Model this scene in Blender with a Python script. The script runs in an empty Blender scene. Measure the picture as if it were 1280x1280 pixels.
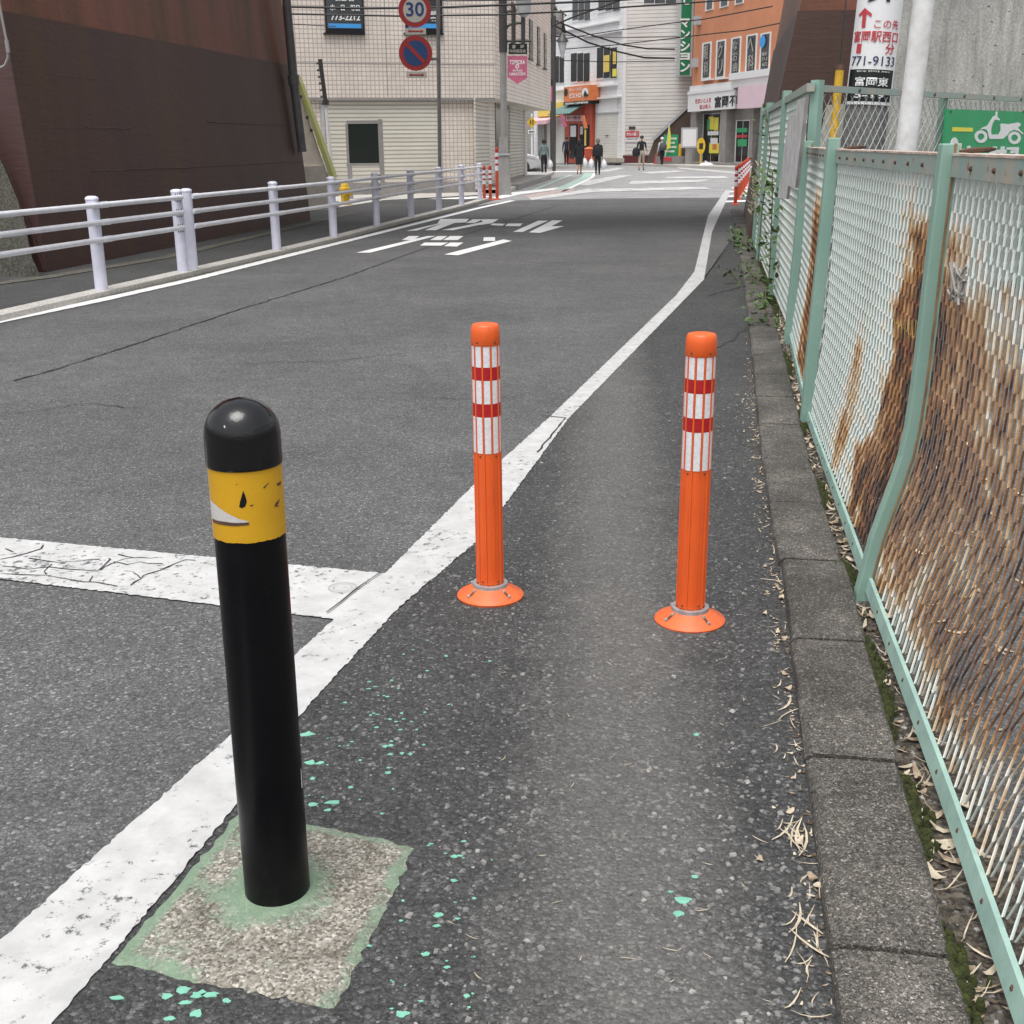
import bpy, bmesh, math, random
from mathutils import Vector, Matrix, noise
random.seed(7)
R = math.radians
scene = bpy.context.scene
C = scene.collection

# ------------------------------------------------------------------ camera
F, H, HY, ROLL = 1500.0, 1.27, 181.0, R(0.6)
TH = math.atan((640 - HY) / F)
cr, sr, ct, st = math.cos(ROLL), math.sin(ROLL), math.cos(TH), math.sin(TH)
right = Vector((cr, -sr * st, -sr * ct)); up = Vector((sr, cr * st, cr * ct)); fwd = Vector((0, ct, -st))
cam = bpy.data.cameras.new('camera'); camo = bpy.data.objects.new('camera', cam); C.objects.link(camo)
m = Matrix((right, up, -fwd)).transposed().to_4x4(); m.translation = (0, 0, H); camo.matrix_world = m
cam.sensor_width = 36; cam.lens = 36 * F / 1280; cam.clip_start = 0.05; cam.clip_end = 2000
scene.camera = camo

# ------------------------------------------------------------------ world, sun, exposure
SUN_EL, SUN_AZ = R(70), R(200)
w = bpy.data.worlds.new('World'); scene.world = w; w.use_nodes = True
nt = w.node_tree; bg = nt.nodes['Background']
sky = nt.nodes.new('ShaderNodeTexSky'); sky.sky_type = 'NISHITA'; sky.sun_disc = False
sky.sun_elevation = SUN_EL; sky.sun_rotation = SUN_AZ; sky.dust_density = 4.0; sky.air_density = 1.2
hsv = nt.nodes.new('ShaderNodeHueSaturation'); hsv.inputs['Saturation'].default_value = 0.18
nt.links.new(sky.outputs[0], hsv.inputs['Color']); nt.links.new(hsv.outputs[0], bg.inputs[0])
bg.inputs[1].default_value = 0.15
sl = bpy.data.lights.new('sun', 'SUN'); sl.energy = 1.2; sl.angle = R(35); sl.color = (1, 0.97, 0.93)
so = bpy.data.objects.new('sun', sl); C.objects.link(so)
sd = Vector((math.sin(SUN_AZ) * math.cos(SUN_EL), math.cos(SUN_AZ) * math.cos(SUN_EL), math.sin(SUN_EL)))
so.rotation_euler = sd.to_track_quat('Z', 'Y').to_euler(); so.location = (0, 0, 30)
vs = scene.view_settings; vs.view_transform = 'Standard'; vs.look = 'None'; vs.exposure = 0.50; vs.gamma = 1
vs.use_curve_mapping = False

# ------------------------------------------------------------------ pixel helpers (a pixel gives a direction only)
def ray(u, v):
    a, b = (u - 640) / F, (v - 640) / F
    x, d = a * cr - b * sr, a * sr + b * cr
    return Vector((x, ct - d * st, -(st + d * ct)))
def G(u, v, z=0.0):                      # where the ray meets the ground
    r = ray(u, v); return Vector((0, 0, H)) + r * ((z - H) / r.z)
def Y(u, v, y):                          # the point on the ray at distance y
    r = ray(u, v); return Vector((0, 0, H)) + r * (y / r.y)

# ------------------------------------------------------------------ materials
MATS = {}
def nodes(name):
    mt = bpy.data.materials.new(name); mt.use_nodes = True
    t = mt.node_tree; b = t.nodes['Principled BSDF']; MATS[name] = mt
    return mt, t, b
def N(t, kind, **kw):
    n = t.nodes.new(kind)
    for k, v in kw.items():
        if k.startswith('i_'):
            n.inputs[k[2:].replace('_', ' ')].default_value = v
        else: setattr(n, k, v)
    return n
def L(t, a, b): t.links.new(a, b)
def ramp(t, fac, stops):
    r = t.nodes.new('ShaderNodeValToRGB'); e = r.color_ramp.elements
    while len(e) < len(stops): e.new(0.5)
    for el, (p, c) in zip(e, stops):
        el.position = p; el.color = (c[0], c[1], c[2], 1) if not isinstance(c, (int, float)) else (c, c, c, 1)
    L(t, fac, r.inputs[0]); return r.outputs[0]
def pos(t): return t.nodes.new('ShaderNodeNewGeometry').outputs['Position']
def noisen(t, vec, scale, detail=4, rough=0.55, dist=0.0):
    n = N(t, 'ShaderNodeTexNoise'); n.inputs['Scale'].default_value = scale; n.inputs['Detail'].default_value = detail
    n.inputs['Roughness'].default_value = rough; n.inputs['Distortion'].default_value = dist
    L(t, vec, n.inputs['Vector']); return n.outputs['Fac']
def mixc(t, fac, a, b, mode='MIX'):
    n = t.nodes.new('ShaderNodeMix'); n.data_type = 'RGBA'; n.blend_type = mode
    for s, v in ((n.inputs[0], fac), (n.inputs[6], a), (n.inputs[7], b)):
        if hasattr(v, 'links'): L(t, v, s)
        elif isinstance(v, (int, float)): s.default_value = v
        else: s.default_value = (v[0], v[1], v[2], 1)
    return n.outputs[2]
def math_(t, op, a, b=None, clamp=False):
    n = t.nodes.new('ShaderNodeMath'); n.operation = op; n.use_clamp = clamp
    for s, v in ((n.inputs[0], a), (n.inputs[1], b)):
        if v is None: continue
        if hasattr(v, 'links'): L(t, v, s)
        else: s.default_value = v
    return n.outputs[0]
def bump(t, b, h, strength=0.3, dist=0.01):
    n = t.nodes.new('ShaderNodeBump'); n.inputs['Strength'].default_value = strength; n.inputs['Distance'].default_value = dist
    L(t, h, n.inputs['Height']); L(t, n.outputs[0], b.inputs['Normal'])
def mat(name, col, rough=0.6, var=0.15, scale=6, metal=0.0, col2=None, bscale=0, bstr=0.2, bdist=0.004, spec=0.5):
    if name in MATS: return MATS[name]
    mt, t, b = nodes(name); p = pos(t)
    c2 = col2 or tuple(c * (1 - var) for c in col); c1 = tuple(min(1, c * (1 + var * 0.4)) for c in col)
    f = noisen(t, p, scale, 6, 0.65)
    L(t, ramp(t, f, [(0.32, c2), (0.62, c1)]), b.inputs['Base Color'])
    b.inputs['Roughness'].default_value = rough; b.inputs['Metallic'].default_value = metal
    b.inputs['Specular IOR Level'].default_value = spec
    if bscale: bump(t, b, noisen(t, p, bscale, 3), bstr, bdist)
    return mt

def asphalt(name, base, stone, contrast, bstr, wear=None, bdist=0.004, far_tint=1.0):
    mt, t, b = nodes(name); p = pos(t)
    v = N(t, 'ShaderNodeTexVoronoi'); v.inputs['Scale'].default_value = stone; L(t, p, v.inputs['Vector'])
    v2 = N(t, 'ShaderNodeTexVoronoi'); v2.inputs['Scale'].default_value = stone * 2.1; L(t, p, v2.inputs['Vector'])
    sep = N(t, 'ShaderNodeSeparateColor'); L(t, v.outputs['Color'], sep.inputs[0])
    sep2 = N(t, 'ShaderNodeSeparateColor'); L(t, v2.outputs['Color'], sep2.inputs[0])
    g1 = ramp(t, sep.outputs[0], [(0.0, base * (1 - contrast)), (0.5, base), (0.86, base * (1 + 0.5 * contrast)), (0.95, base * (1 + 2.2 * contrast)), (1.0, base * (1 + 4.5 * contrast))])
    g2 = ramp(t, sep2.outputs[1], [(0.0, base * (1 - contrast)), (0.7, base), (0.93, base * (1 + contrast)), (1.0, base * (1 + 3.5 * contrast))])
    c = mixc(t, 0.5, g1, g2)
    # dark binder between the stones
    c = mixc(t, ramp(t, v.outputs['Distance'], [(0.50, 0.0), (0.95, 0.7)]), c, (base * .40, base * .45, base * .46))
    big = noisen(t, p, 0.9, 5, 0.6); med = noisen(t, p, 7, 4, 0.6)
    tone = ramp(t, big, [(0.3, (0.80, 0.80, 0.81)), (0.7, (1.16, 1.15, 1.14))])
    tone2 = ramp(t, med, [(0.3, 0.88), (0.7, 1.10)])
    c = mixc(t, 1.0, c, tone, 'MULTIPLY'); c = mixc(t, 1.0, c, tone2, 'MULTIPLY')
    if wear: c = wear(t, p, c)
    L(t, c, b.inputs['Base Color']); b.inputs['Roughness'].default_value = 0.82; b.inputs['Specular IOR Level'].default_value = 0.35
    h = math_(t, 'ADD', math_(t, 'MULTIPLY', v.outputs['Distance'], -0.7), math_(t, 'MULTIPLY', v2.outputs['Distance'], -0.35))
    h = math_(t, 'ADD', h, math_(t, 'MULTIPLY', noisen(t, p, stone * 0.35, 3), 0.9))
    bump(t, b, h, bstr, bdist)
    return mt
def path_wear(t, p, c):                  # the smoothed, greyer track where people walk
    s = N(t, 'ShaderNodeSeparateXYZ'); L(t, p, s.inputs[0])
    x0 = math_(t, 'ADD', math_(t, 'MULTIPLY', s.outputs[1], 0.075), 0.06)
    d = math_(t, 'ABSOLUTE', math_(t, 'SUBTRACT', s.outputs[0], x0))
    d = math_(t, 'ADD', d, math_(t, 'MULTIPLY', math_(t, 'SUBTRACT', noisen(t, p, 5, 5, .7), 0.5), 0.30))
    f = ramp(t, d, [(0.06, 1.0), (0.26, 0.0)])
    fade = math_(t, 'MULTIPLY', f, 0.62)
    dust = mixc(t, noisen(t, p, 160, 2), (0.085, 0.081, 0.076), (0.215, 0.207, 0.196))
    c = mixc(t, f, c, mixc(t, 1.0, c, (1.65, 1.62, 1.58), 'MULTIPLY'))
    return mixc(t, math_(t, 'MULTIPLY', f, 0.35), c, dust)
asphalt('asphalt', 0.112, 135, 0.62, 0.5)
asphalt('asphalt_path', 0.066, 115, 0.65, 0.9, path_wear, 0.006)
asphalt('asphalt_dark', 0.066, 60, 0.35, 0.3)
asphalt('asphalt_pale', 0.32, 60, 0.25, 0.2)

def paint(name, col, hole=0.40, bare=(0.11, 0.11, 0.11), scale=38, crack=0.0, dirt=0.25, emis=None):
    mt, t, b = nodes(name); p = pos(t)
    n1 = noisen(t, p, scale, 8, 0.75); n2 = noisen(t, p, 3.0, 4, 0.6)
    f = math_(t, 'ADD', n1, math_(t, 'MULTIPLY', math_(t, 'SUBTRACT', n2, 0.5), 0.35))
    msk = ramp(t, f, [(hole - 0.03, 0.0), (hole + 0.03, 1.0)])
    if crack:
        vo = N(t, 'ShaderNodeTexVoronoi'); vo.feature = 'DISTANCE_TO_EDGE'; vo.inputs['Scale'].default_value = 10
        dn = N(t, 'ShaderNodeTexNoise'); dn.inputs['Scale'].default_value = 6; dn.inputs['Detail'].default_value = 6; L(t, p, dn.inputs['Vector'])
        L(t, mixc(t, 0.45, p, dn.outputs['Color'], 'ADD'), vo.inputs['Vector'])
        ck = ramp(t, vo.outputs['Distance'], [(0.008, 0.0), (0.022, 1.0)])
        ck = math_(t, 'MAXIMUM', ck, ramp(t, noisen(t, p, 5, 4), [(0.46, 1.0), (0.52, 0.0)]))
        sx = N(t, 'ShaderNodeSeparateXYZ'); L(t, p, sx.inputs[0])
        zone = ramp(t, math_(t, 'ADD', sx.outputs[0], math_(t, 'MULTIPLY', noisen(t, p, 3, 3), 0.6)), [(-1.0, 0.0), (0.0, 1.0)])
        zn = math_(t, 'ADD', sx.outputs[0], math_(t, 'ADD', math_(t, 'MULTIPLY', noisen(t, p, 4, 3), 0.5), 1.0), True)
        msk = math_(t, 'MULTIPLY', msk, math_(t, 'MAXIMUM', ck, ramp(t, zn, [(0.35, 0.0), (0.5, 1.0)])))
    c = mixc(t, ramp(t, noisen(t, p, 11, 6, 0.7), [(0.35, dirt), (0.65, 0.0)]), col, tuple(k * 0.55 for k in col))
    c = mixc(t, msk, bare, c)
    L(t, c, b.inputs['Base Color']); b.inputs['Roughness'].default_value = 0.7
    bump(t, b, math_(t, 'ADD', msk, math_(t, 'MULTIPLY', noisen(t, p, 150, 3), 0.6)), 0.22, 0.002)
    return mt
paint('line_paint', (0.545, 0.545, 0.54), 0.39, dirt=0.5)
paint('line_paint_cracked', (0.55, 0.55, 0.545), 0.41, dirt=0.45)
paint('line_paint_far', (0.80, 0.80, 0.79), 0.22, scale=6, dirt=0.1)
paint('line_paint_worn', (0.60, 0.60, 0.59), 0.47, (0.36, 0.36, 0.36), scale=2.2)
paint('line_paint_green', (0.40, 0.55, 0.49), 0.40, (0.2, 0.2, 0.2), scale=4)
paint('line_paint_pink', (0.50, 0.38, 0.35), 0.46, (0.3, 0.3, 0.3), scale=4)

def concrete(name, col, stain=0.5, pits=False, speck=0.3, streak=False):
    mt, t, b = nodes(name); p = pos(t)
    n = noisen(t, p, 7.0 if name == 'kerb_concrete' else 2.2, 8, 0.7); f = noisen(t, p, 110 if name == 'kerb_concrete' else 45, 6, 0.75)
    c = mixc(t, ramp(t, n, [(0.3, 1.0), (0.7, 0.0)]), col, tuple(k * (1 - stain) for k in col))
    c = mixc(t, math_(t, 'MULTIPLY', ramp(t, f, [(0.45, 0.0), (0.62, 1.0)]), speck), c, tuple(min(1, k * 2.3) for k in col))
    c = mixc(t, math_(t, 'MULTIPLY', ramp(t, noisen(t, p, 190 if name == 'kerb_concrete' else 90, 5, .75), [(0.42, 1.0), (0.5, 0.0)]), speck), c, tuple(k * .4 for k in col))
    if name == 'kerb_concrete':
        c = mixc(t, 1.0, c, ramp(t, noisen(t, p, 1.7, 6, .7), [(0.35, (0.62, 0.60, 0.55)), (0.5, (0.95, 0.95, 0.94)), (0.68, (1.35, 1.33, 1.28))]), 'MULTIPLY')
        c = mixc(t, ramp(t, noisen(t, p, 17, 7, .75), [(0.57, 0.0), (0.66, 0.55)]), c, (0.30, 0.285, 0.26))
    h = math_(t, 'ADD', math_(t, 'MULTIPLY', n, 1.5), f)
    if pits:
        mp = N(t, 'ShaderNodeMapping'); mp.inputs['Rotation'].default_value = (0, R(-38), 0); mp.inputs['Scale'].default_value = (1.0, 1, 2.4); L(t, p, mp.inputs[0])
        v = N(t, 'ShaderNodeTexVoronoi'); v.inputs['Scale'].default_value = 9; v.inputs['Randomness'].default_value = 1; L(t, mp.outputs[0], v.inputs['Vector'])
        sepv = N(t, 'ShaderNodeSeparateColor'); L(t, v.outputs['Color'], sepv.inputs[0])
        rad = math_(t, 'MULTIPLY', sepv.outputs[0], 0.21)
        pm = math_(t, 'GREATER_THAN', math_(t, 'ADD', v.outputs['Distance'], math_(t, 'MULTIPLY', noisen(t, p, 30, 3), 0.12)), rad)
        pm = math_(t, 'MAXIMUM', pm, ramp(t, noisen(t, p, 1.6, 3), [(0.40, 1.0), (0.48, 0.0)]))
        c = mixc(t, pm, tuple(k * 0.22 for k in col), c)
        st_ = N(t, 'ShaderNodeMapping'); st_.inputs['Rotation'].default_value = (0, R(-38), 0); st_.inputs['Scale'].default_value = (4, 4, 0.7); L(t, p, st_.inputs[0])
        sn = noisen(t, st_.outputs[0], 3, 5, 0.6)
        c = mixc(t, 1.0, c, ramp(t, sn, [(0.3, 0.72), (0.6, 1.08)]), 'MULTIPLY')
        h = math_(t, 'ADD', h, math_(t, 'MULTIPLY', pm, 1.5)); h = math_(t, 'ADD', h, math_(t, 'MULTIPLY', sn, 2.0))
    L(t, c, b.inputs['Base Color']); b.inputs['Roughness'].default_value = 0.9; b.inputs['Specular IOR Level'].default_value = 0.25
    bump(t, b, h, 0.5, 0.012 if pits else 0.005)
    return mt
def kerb_wear(t, p, c):
    c = mixc(t, 1.0, c, ramp(t, noisen(t, p, 2.3, 7, .72), [(0.34, (0.60, 0.57, 0.50)), (0.5, (1.0, 0.93, 0.83)), (0.66, (1.7, 1.56, 1.38))]), 'MULTIPLY')
    c = mixc(t, ramp(t, noisen(t, p, 13, 8, .78), [(0.58, 0.0), (0.66, 0.5)]), c, (0.26, 0.24, 0.21))
    c = mixc(t, ramp(t, noisen(t, p, 75, 6, .78), [(0.60, 0.0), (0.66, 0.75)]), c, (0.36, 0.34, 0.31))
    c = mixc(t, ramp(t, noisen(t, p, 7, 7, .75), [(0.60, 0.0), (0.68, 0.7)]), c, (0.045, 0.043, 0.036))
    return c
asphalt('kerb_concrete', 0.098, 230, 0.95, 0.7, kerb_wear, 0.003)
concrete('gutter_concrete', (0.50, 0.475, 0.43), 0.3, speck=0.35)
concrete('abutment_concrete', (0.50, 0.48, 0.44), 0.25, True, 0.25)
concrete('old_concrete', (0.115, 0.11, 0.092), 0.6, speck=0.5)
concrete('pale_concrete', (0.48, 0.45, 0.39), 0.25, speck=0.2)
concrete('dirt', (0.07, 0.06, 0.048), 0.5, speck=0.9)
concrete('pole_concrete', (0.16, 0.16, 0.155), 0.2, speck=0.3)
concrete('paving', (0.45, 0.45, 0.44), 0.3, speck=0.2)

def pad_mat():
    mt, t, b = nodes('pad_terrazzo'); p = pos(t)
    v = N(t, 'ShaderNodeTexVoronoi'); v.inputs['Scale'].default_value = 215; L(t, p, v.inputs['Vector'])
    s = N(t, 'ShaderNodeSeparateColor'); L(t, v.outputs['Color'], s.inputs[0])
    c = ramp(t, s.outputs[0], [(0.0, (0.10, 0.092, 0.083)), (0.3, (0.18, 0.17, 0.15)), (0.6, (0.27, 0.255, 0.225)), (0.88, (0.37, 0.355, 0.32)), (1, (0.52, 0.505, 0.47))])
    tc = N(t, 'ShaderNodeAttribute'); tc.attribute_name = 'green'
    g = math_(t, 'ADD', tc.outputs['Fac'], math_(t, 'MULTIPLY', math_(t, 'SUBTRACT', noisen(t, p, 16, 6, 0.7), 0.5), 1.5))
    g = math_(t, 'ADD', g, math_(t, 'MULTIPLY', math_(t, 'SUBTRACT', noisen(t, p, 120, 3, 0.7), 0.5), 0.5))
    gm = ramp(t, g, [(0.26, 0.0), (0.44, 0.45), (0.62, 0.85)])
    gc = mixc(t, noisen(t, p, 30, 5), (0.13, 0.21, 0.14), (0.21, 0.31, 0.21))
    c = mixc(t, 1.0, c, ramp(t, noisen(t, p, 14, 6, .72), [(0.35, (0.62, 0.60, 0.55)), (0.6, (1.08, 1.06, 1.02))]), 'MULTIPLY')
    c = mixc(t, gm, c, gc)
    L(t, c, b.inputs['Base Color']); b.inputs['Roughness'].default_value = 0.85
    bump(t, b, math_(t, 'ADD', math_(t, 'MULTIPLY', v.outputs['Distance'], -1.0), noisen(t, p, 60, 3)), 0.35, 0.003)
pad_mat()

def grid_mat(name, d, tw, th_, col, joint, jw, rough=0.45, off=0.0, bstr=0.6, var=0.1):
    """tiles / boards laid along horizontal direction d and z"""
    mt, t, b = nodes(name); p = pos(t)
    dn = N(t, 'ShaderNodeVectorMath', operation='DOT_PRODUCT'); L(t, p, dn.inputs[0]); dn.inputs[1].default_value = (d[0], d[1], 0)
    s = N(t, 'ShaderNodeSeparateXYZ'); L(t, p, s.inputs[0])
    cmb = N(t, 'ShaderNodeCombineXYZ'); L(t, dn.outputs['Value'], cmb.inputs[0]); L(t, s.outputs[2], cmb.inputs[1])
    br = N(t, 'ShaderNodeTexBrick'); br.offset = off; br.squash = 1
    br.inputs['Scale'].default_value = 1; br.inputs['Brick Width'].default_value = tw; br.inputs['Row Height'].default_value = th_
    br.inputs['Mortar Size'].default_value = jw; br.inputs['Mortar Smooth'].default_value = 0.3; br.inputs['Bias'].default_value = 0
    br.inputs['Color1'].default_value = (*col, 1); br.inputs['Color2'].default_value = (*[k * (1 - var) for k in col], 1)
    br.inputs['Mortar'].default_value = (*joint, 1)
    L(t, cmb.outputs[0], br.inputs['Vector'])
    c = mixc(t, 1.0, br.outputs['Color'], ramp(t, noisen(t, p, 0.8, 5), [(0.3, 0.88), (0.7, 1.05)]), 'MULTIPLY')
    L(t, c, b.inputs['Base Color']); b.inputs['Roughness'].default_value = rough
    bump(t, b, math_(t, 'SUBTRACT', 1.0, br.outputs['Fac']), bstr, 0.02)
    return mt

def pier_paint(name, col, col2, streak, edge=(0.19, 0.085, 0.055)):
    mt, t, b = nodes(name); p = pos(t)
    mp = N(t, 'ShaderNodeMapping'); mp.inputs['Scale'].default_value = (1, 1, 0.16); L(t, p, mp.inputs[0])
    n = noisen(t, mp.outputs[0], 1.6, 5, 0.6); n2 = noisen(t, p, 14, 6, 0.7)
    c = mixc(t, ramp(t, n, [(0.42, 0.0), (0.66, 1.0)]), col, col2)
    c = mixc(t, math_(t, 'MULTIPLY', ramp(t, n2, [(0.4, 1.0), (0.6, 0.0)]), streak), c, edge)
    L(t, c, b.inputs['Base Color']); b.inputs['Roughness'].default_value = 0.5; b.inputs['Specular IOR Level'].default_value = 0.3
    mp2 = N(t, 'ShaderNodeMapping'); mp2.inputs['Scale'].default_value = (1, 1, 7); L(t, p, mp2.inputs[0])
    bump(t, b, math_(t, 'ADD', noisen(t, mp2.outputs[0], 3, 6, .7), math_(t, 'MULTIPLY', n2, 0.5)), 0.4, 0.012)
pier_paint('pier_brown', (0.060, 0.032, 0.031), (0.074, 0.041, 0.024), 0.15, (0.085, 0.05, 0.046))
pier_paint('pier_brown_lit', (0.090, 0.050, 0.048), (0.080, 0.044, 0.041), 0.10, (0.09, 0.055, 0.05))  # same paint, lightened in the colour where the end face catches more light
pier_paint('pier_rust', (0.19, 0.066, 0.044), (0.085, 0.045, 0.022), 0.25)

def rust_mat(name, base, attr=True):
    mt, t, b = nodes(name); p = pos(t)
    n = noisen(t, p, 26, 6, 0.7)
    if attr:
        a = N(t, 'ShaderNodeAttribute'); a.attribute_name = 'rust'; f = a.outputs['Fac']
        f = math_(t, 'ADD', f, math_(t, 'MULTIPLY', math_(t, 'SUBTRACT', n, 0.5), 0.55))
    else:
        f = math_(t, 'MULTIPLY', math_(t, 'SUBTRACT', n, 0.40), 2.2)
    c = ramp(t, f, [(0.0, base), (0.22, tuple(min(1, k * 1.1) for k in base)), (0.32, (0.72, 0.68, 0.60)), (0.44, (0.58, 0.45, 0.29)), (0.58, (0.42, 0.225, 0.095)), (0.76, (0.20, 0.088, 0.038)), (0.90, (0.075, 0.044, 0.034))])
    L(t, c, b.inputs['Base Color']); b.inputs['Roughness'].default_value = 0.6
    bump(t, b, n, 0.3, 0.002)
    return mt
rust_mat('mesh_paint', (0.57, 0.63, 0.59))
def fence_green():
    mt, t, b = nodes('fence_green'); p = pos(t)
    n = noisen(t, p, 9, 7, 0.72); n2 = noisen(t, p, 60, 4, 0.7)
    c = mixc(t, noisen(t, p, 4, 3), (0.20, 0.345, 0.285), (0.29, 0.43, 0.365))
    c = mixc(t, ramp(t, n, [(0.60, 0.0), (0.68, 0.8)]), c, (0.42, 0.44, 0.36))
    c = mixc(t, ramp(t, math_(t, 'ADD', n, math_(t, 'MULTIPLY', n2, 0.25)), [(0.79, 0.0), (0.86, 1.0)]), c, (0.20, 0.10, 0.05))
    L(t, c, b.inputs['Base Color']); b.inputs['Roughness'].default_value = 0.5
    bump(t, b, math_(t, 'ADD', n, n2), 0.15, 0.003)
fence_green()
def rail_top():
    mt, t, b = nodes('fence_rail_grey'); p = pos(t)
    n = noisen(t, p, 7, 7, 0.72)
    c = mixc(t, ramp(t, n, [(0.45, 0.0), (0.62, 1.0)]), (0.27, 0.36, 0.33), (0.40, 0.36, 0.30))
    c = mixc(t, ramp(t, noisen(t, p, 22, 6, .7), [(0.6, 0.0), (0.68, 1.0)]), c, (0.19, 0.09, 0.05))
    L(t, c, b.inputs['Base Color']); b.inputs['Roughness'].default_value = 0.6
rail_top()
mat('rail_chalk', (0.62, 0.56, 0.50), 0.8, col2=(0.30, 0.14, 0.09), scale=7)
mat('rail_mint', (0.34, 0.50, 0.44), 0.55, 0.2, 9, col2=(0.26, 0.40, 0.35))
mat('rust_streak', (0.26, 0.17, 0.09), 0.8, 0.3, 12, col2=(0.16, 0.085, 0.04))
mat('rust_dark', (0.10, 0.05, 0.032), 0.8, 0.4, 30)
mat('black_gloss', (0.006, 0.006, 0.007), 0.11, 0.2, 30, bscale=260, bstr=0.22, bdist=0.0012)
def steel_paint():
    mt, t, b = nodes('black_steel'); p = pos(t)
    sx = N(t, 'ShaderNodeSeparateXYZ'); L(t, p, sx.inputs[0])
    dust = math_(t, 'MULTIPLY', ramp(t, sx.outputs[2], [(0.0, 0.7), (0.04, 0.12), (0.3, 0.0)]), ramp(t, noisen(t, p, 40, 6, .75), [(0.42, 0.0), (0.7, 0.5)]))
    sc = ramp(t, noisen(t, p, 85, 6, .8), [(0.70, 0.0), (0.73, 0.55)])
    c = mixc(t, math_(t, 'MAXIMUM', dust, math_(t, 'MULTIPLY', sc, ramp(t, noisen(t, p, 6, 3), [(0.5, 0.0), (0.6, 1.0)]))), (0.0035, 0.0035, 0.0045), (0.07, 0.066, 0.062))
    L(t, c, b.inputs['Base Color']); b.inputs['Specular IOR Level'].default_value = 0.2
    L(t, ramp(t, noisen(t, p, 12, 4), [(0.35, 0.24), (0.65, 0.40)]), b.inputs['Roughness'])
    bump(t, b, noisen(t, p, 420, 3), 0.25, 0.001)
steel_paint()
def band_mat():
    mt, t, b = nodes('yellow_tape'); p = pos(t)
    c = mixc(t, noisen(t, p, 25, 5), (0.56, 0.29, 0.008), (0.66, 0.37, 0.014))
    c = mixc(t, ramp(t, noisen(t, p, 70, 6, 0.78), [(0.655, 0.0), (0.68, 1.0)]), c, (0.13, 0.075, 0.02))
    L(t, c, b.inputs['Base Color']); b.inputs['Roughness'].default_value = 0.38
    v = N(t, 'ShaderNodeTexVoronoi'); v.inputs['Scale'].default_value = 330; L(t, p, v.inputs['Vector'])
    bump(t, b, v.outputs['Distance'], 0.15, 0.001)
band_mat()
mat('tape_grey', (0.56, 0.54, 0.52), 0.5, 0.1, 200)
def orange_mat():
    mt, t, b = nodes('orange_plastic'); p = pos(t)
    c = mixc(t, noisen(t, p, 14, 4), (0.72, 0.105, 0.018), (0.84, 0.13, 0.02))
    mp = N(t, 'ShaderNodeMapping'); mp.inputs['Scale'].default_value = (1, 1, 0.12); L(t, p, mp.inputs[0])
    g = ramp(t, noisen(t, mp.outputs[0], 70, 6, .75), [(0.56, 0.0), (0.75, 0.45)]); c = mixc(t, g, c, (0.30, 0.07, 0.03))
    c = mixc(t, ramp(t, noisen(t, p, 60, 6, .8), [(0.66, 0.0), (0.70, 0.6)]), c, (0.25, 0.11, 0.06))
    L(t, c, b.inputs['Base Color']); b.inputs['Roughness'].default_value = 0.42
orange_mat()
mat('orange_base', (0.80, 0.135, 0.03), 0.5, 0.2, 30, col2=(0.56, 0.12, 0.045))
mat('orange_far', (0.52, 0.07, 0.025), 0.5, 0.15, 4)
mat('tape_white', (0.76, 0.76, 0.78), 0.4, 0.12, 120, col2=(0.62, 0.62, 0.65))
mat('tape_red', (0.42, 0.012, 0.02), 0.35, 0.2, 60)
mat('steel', (0.50, 0.50, 0.50), 0.4, 0.3, 60, metal=0.6)
mat('bolt_dark', (0.10, 0.09, 0.08), 0.5, 0.3, 60, metal=0.4)
mat('guard_white', (0.66, 0.66, 0.77), 0.42, 0.10, 5, col2=(0.58, 0.58, 0.68))
mat('guard_pipe', (0.74, 0.75, 0.79), 0.4, 0.08, 5, col2=(0.62, 0.62, 0.65))
mat('white_pole', (0.72, 0.72, 0.72), 0.5, 0.15, 9, col2=(0.58, 0.57, 0.55), bscale=40, bstr=0.15)
mat('sign_white', (0.78, 0.78, 0.79), 0.4, 0.05)
mat('sign_red', (0.25, 0.020, 0.020), 0.4, 0.1)  # sign red, blue and grey are darkened in the colour to look backlit
mat('sign_blue', (0.012, 0.042, 0.13), 0.4, 0.1)
mat('sign_grey', (0.36, 0.34, 0.31), 0.5, 0.1)
mat('letter_red', (0.50, 0.045, 0.06), 0.5, 0.1)
mat('letter_black', (0.02, 0.02, 0.024), 0.5, 0.1)
mat('letter_navy', (0.02, 0.03, 0.10), 0.5, 0.1)
mat('letter_white', (0.78, 0.79, 0.78), 0.5, 0.05)
mat('board_green_dark', (0.008, 0.014, 0.012), 0.35, 0.2)
mat('parking_green', (0.03, 0.34, 0.13), 0.45, 0.08, 3)
mat('sign_yellow', (0.80, 0.72, 0.08), 0.5, 0.05)
mat('mansion_green', (0.0, 0.17, 0.06), 0.4, 0.1)
mat('yellow_guard', (0.60, 0.36, 0.02), 0.45, 0.25, 14)
mat('hydrant_yellow', (0.66, 0.42, 0.02), 0.45, 0.2, 14)
mat('grey_metal', (0.30, 0.29, 0.28), 0.5, 0.15, 6, metal=0.3)
mat('dark_metal', (0.05, 0.048, 0.047), 0.45, 0.2, 8)
mat('pipe_grey', (0.12, 0.115, 0.11), 0.5, 0.2, 8)
mat('moss_edge', (0.34, 0.36, 0.10), 0.9, 0.4, 6, col2=(0.42, 0.40, 0.24))
mat('cream_render', (0.70, 0.63, 0.55), 0.8, 0.15, 3)
mat('glass_dark', (0.016, 0.017, 0.019), 0.12, 0.3, 3)
mat('glass_grey', (0.06, 0.065, 0.07), 0.12, 0.4, 2)
mat('frame_black', (0.012, 0.012, 0.015), 0.4, 0.1)
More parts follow.
